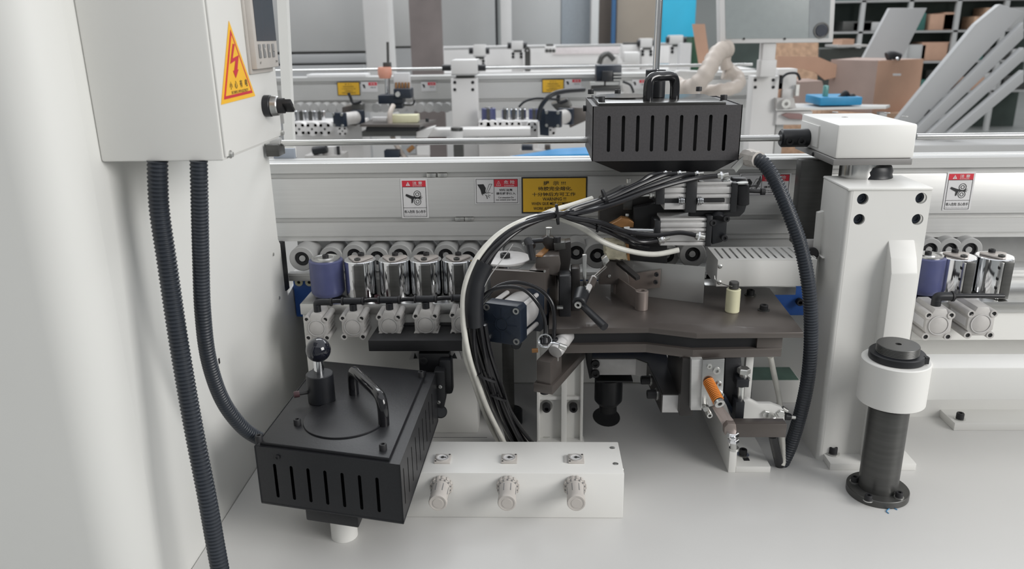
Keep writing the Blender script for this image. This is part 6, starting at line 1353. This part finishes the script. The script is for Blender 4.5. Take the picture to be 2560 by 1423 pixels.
t = T('far_cabinet', 'wide grey cabinet behind the third row, right of the tall pale column', 'cabinet')
t.add('door', MB().box(P(1280, 60, 12.9).x, P(1402, 60, 12.9).x, 12.9, 13.2, 0, 3.0, .01), FARG); t.add('door', MB().box(P(1403, 60, 12.9).x, P(1480, 60, 12.9).x, 12.9, 13.2, 0, 3.0, .01), mat('blue_grey_sheet', (.30, .33, .36), .5)); t.done()
t = T('open_rack', 'dim storage rack with beige goods right of the slim pale column', 'rack')
t.add('frame', MB().box(P(1496, 60, 13.5).x, P(1645, 60, 13.5).x, 13.9, 13.95, 0, 3.2), mat('rack_back', (.20, .17, .15), .8))
t.add('beige_board', MB().box(P(1542, 60, 13.5).x, P(1640, 60, 13.5).x, 13.5, 13.6, 0, 3.0, .01), mat('beige_board', (.40, .34, .28), .7, noise=.05, scale=2)); t.add('blue_upright', MB().box(P(1529, 60, 13.4).x, P(1539, 60, 13.4).x, 13.4, 13.5, 0, 3.2), mat('rack_blue', (.06, .16, .33), .6))
t.add('white_goods', MB().box(P(1500, 60, 13.6).x, P(1522, 60, 13.6).x, 13.6, 13.8, 0, 1.2), CASTG); t.done()
one('cyan_cabinet', MB().box(P(1655, 60, 11).x, P(1738, 60, 11).x, 11.0, 11.6, 0, P(1700, 68, 11).z+.6, .01), CYAN, 'bright cyan cabinet behind the chrome tube', 'cabinet')
t = T('green_pallet', 'dark green crate with white sheet right of the cyan cabinet', 'crate'); t.add('crate', MB().box(P(1728, 130, 8.6).x, P(1760, 130, 8.6).x, 8.6, 8.9, 0, P(1740, 92, 8.6).z), mat('dark_green', (.03, .09, .05), .7)); t.add('sheet', MB().box(P(1700, 130, 8.55).x, P(1728, 130, 8.55).x, 8.55, 8.7, 0, P(1715, 108, 8.55).z), STW); t.done()
t = T('far_rack', 'dark green storage rack filling the back right behind the cardboard', 'rack')
GR = mat('dim_green', (.075, .095, .085), .8, noise=.4, scale=1.5)
x0_, x1_ = P(2030, 60, 12).x, P(2620, 60, 12).x
t.add('back_sheet', MB().box(x0_-1.2, x1_, 12.4, 12.5, 0, 3.5), GR)
for k in range(4): t.add('shelf', MB().box(x0_, x1_, 11.9, 12.4, .55+.42*k, .58+.42*k), RGREY)
for k in range(6): xx = x0_+(x1_-x0_)*k/5; t.add('upright', MB().box(xx-.03, xx+.03, 11.9, 11.96, 0, 3.4), mat('rack_grey', (.12, .13, .13), .6) if k == 0 else FARG)
t.done()
rr = random.Random(3); cols = [CARD, CASTG, PLY, FARG, mat('teal_box', (.04, .14, .12), .6), CARD2, PILL]
for k in range(4):
    for j in range(9):
        xx = x0_+.25+(x1_-x0_-.6)*j/9+rr.uniform(0, .2); w_ = rr.uniform(.18, .42); h_ = rr.uniform(.12, .32)
        one('storage_carton', MB().box(xx, xx+w_, 11.95, 12.3, .581+.42*k, .581+.42*k+h_, .01), cols[rr.randrange(7)], 'dim carton on the %s shelf of the back right rack, %s from the left' % (ordn(k), ordn(j)), 'carton', 'cartons on the far rack')
t = T('dark_machine', 'dim dark grey equipment between the display and the big cardboard box', 'machine')
t.add('body', MB().box(P(2050, 130, 8).x, P(2165, 130, 8).x, 8.0, 8.6, 0, P(2100, 122, 8).z), mat('dim_dark', (.05, .055, .05), .7)); t.add('pale_tray', MB().box(P(2095, 110, 7.95).x, P(2170, 110, 7.95).x, 7.95, 8.3, P(2100, 118, 7.95).z, P(2100, 112, 7.95).z), CASTG)
t.add('orange_box', MB().box(P(2110, 110, 7.9).x, P(2140, 110, 7.9).x, 7.95, 8.2, P(2100, 112, 7.95).z, P(2100, 98, 7.95).z), CARD); t.done()
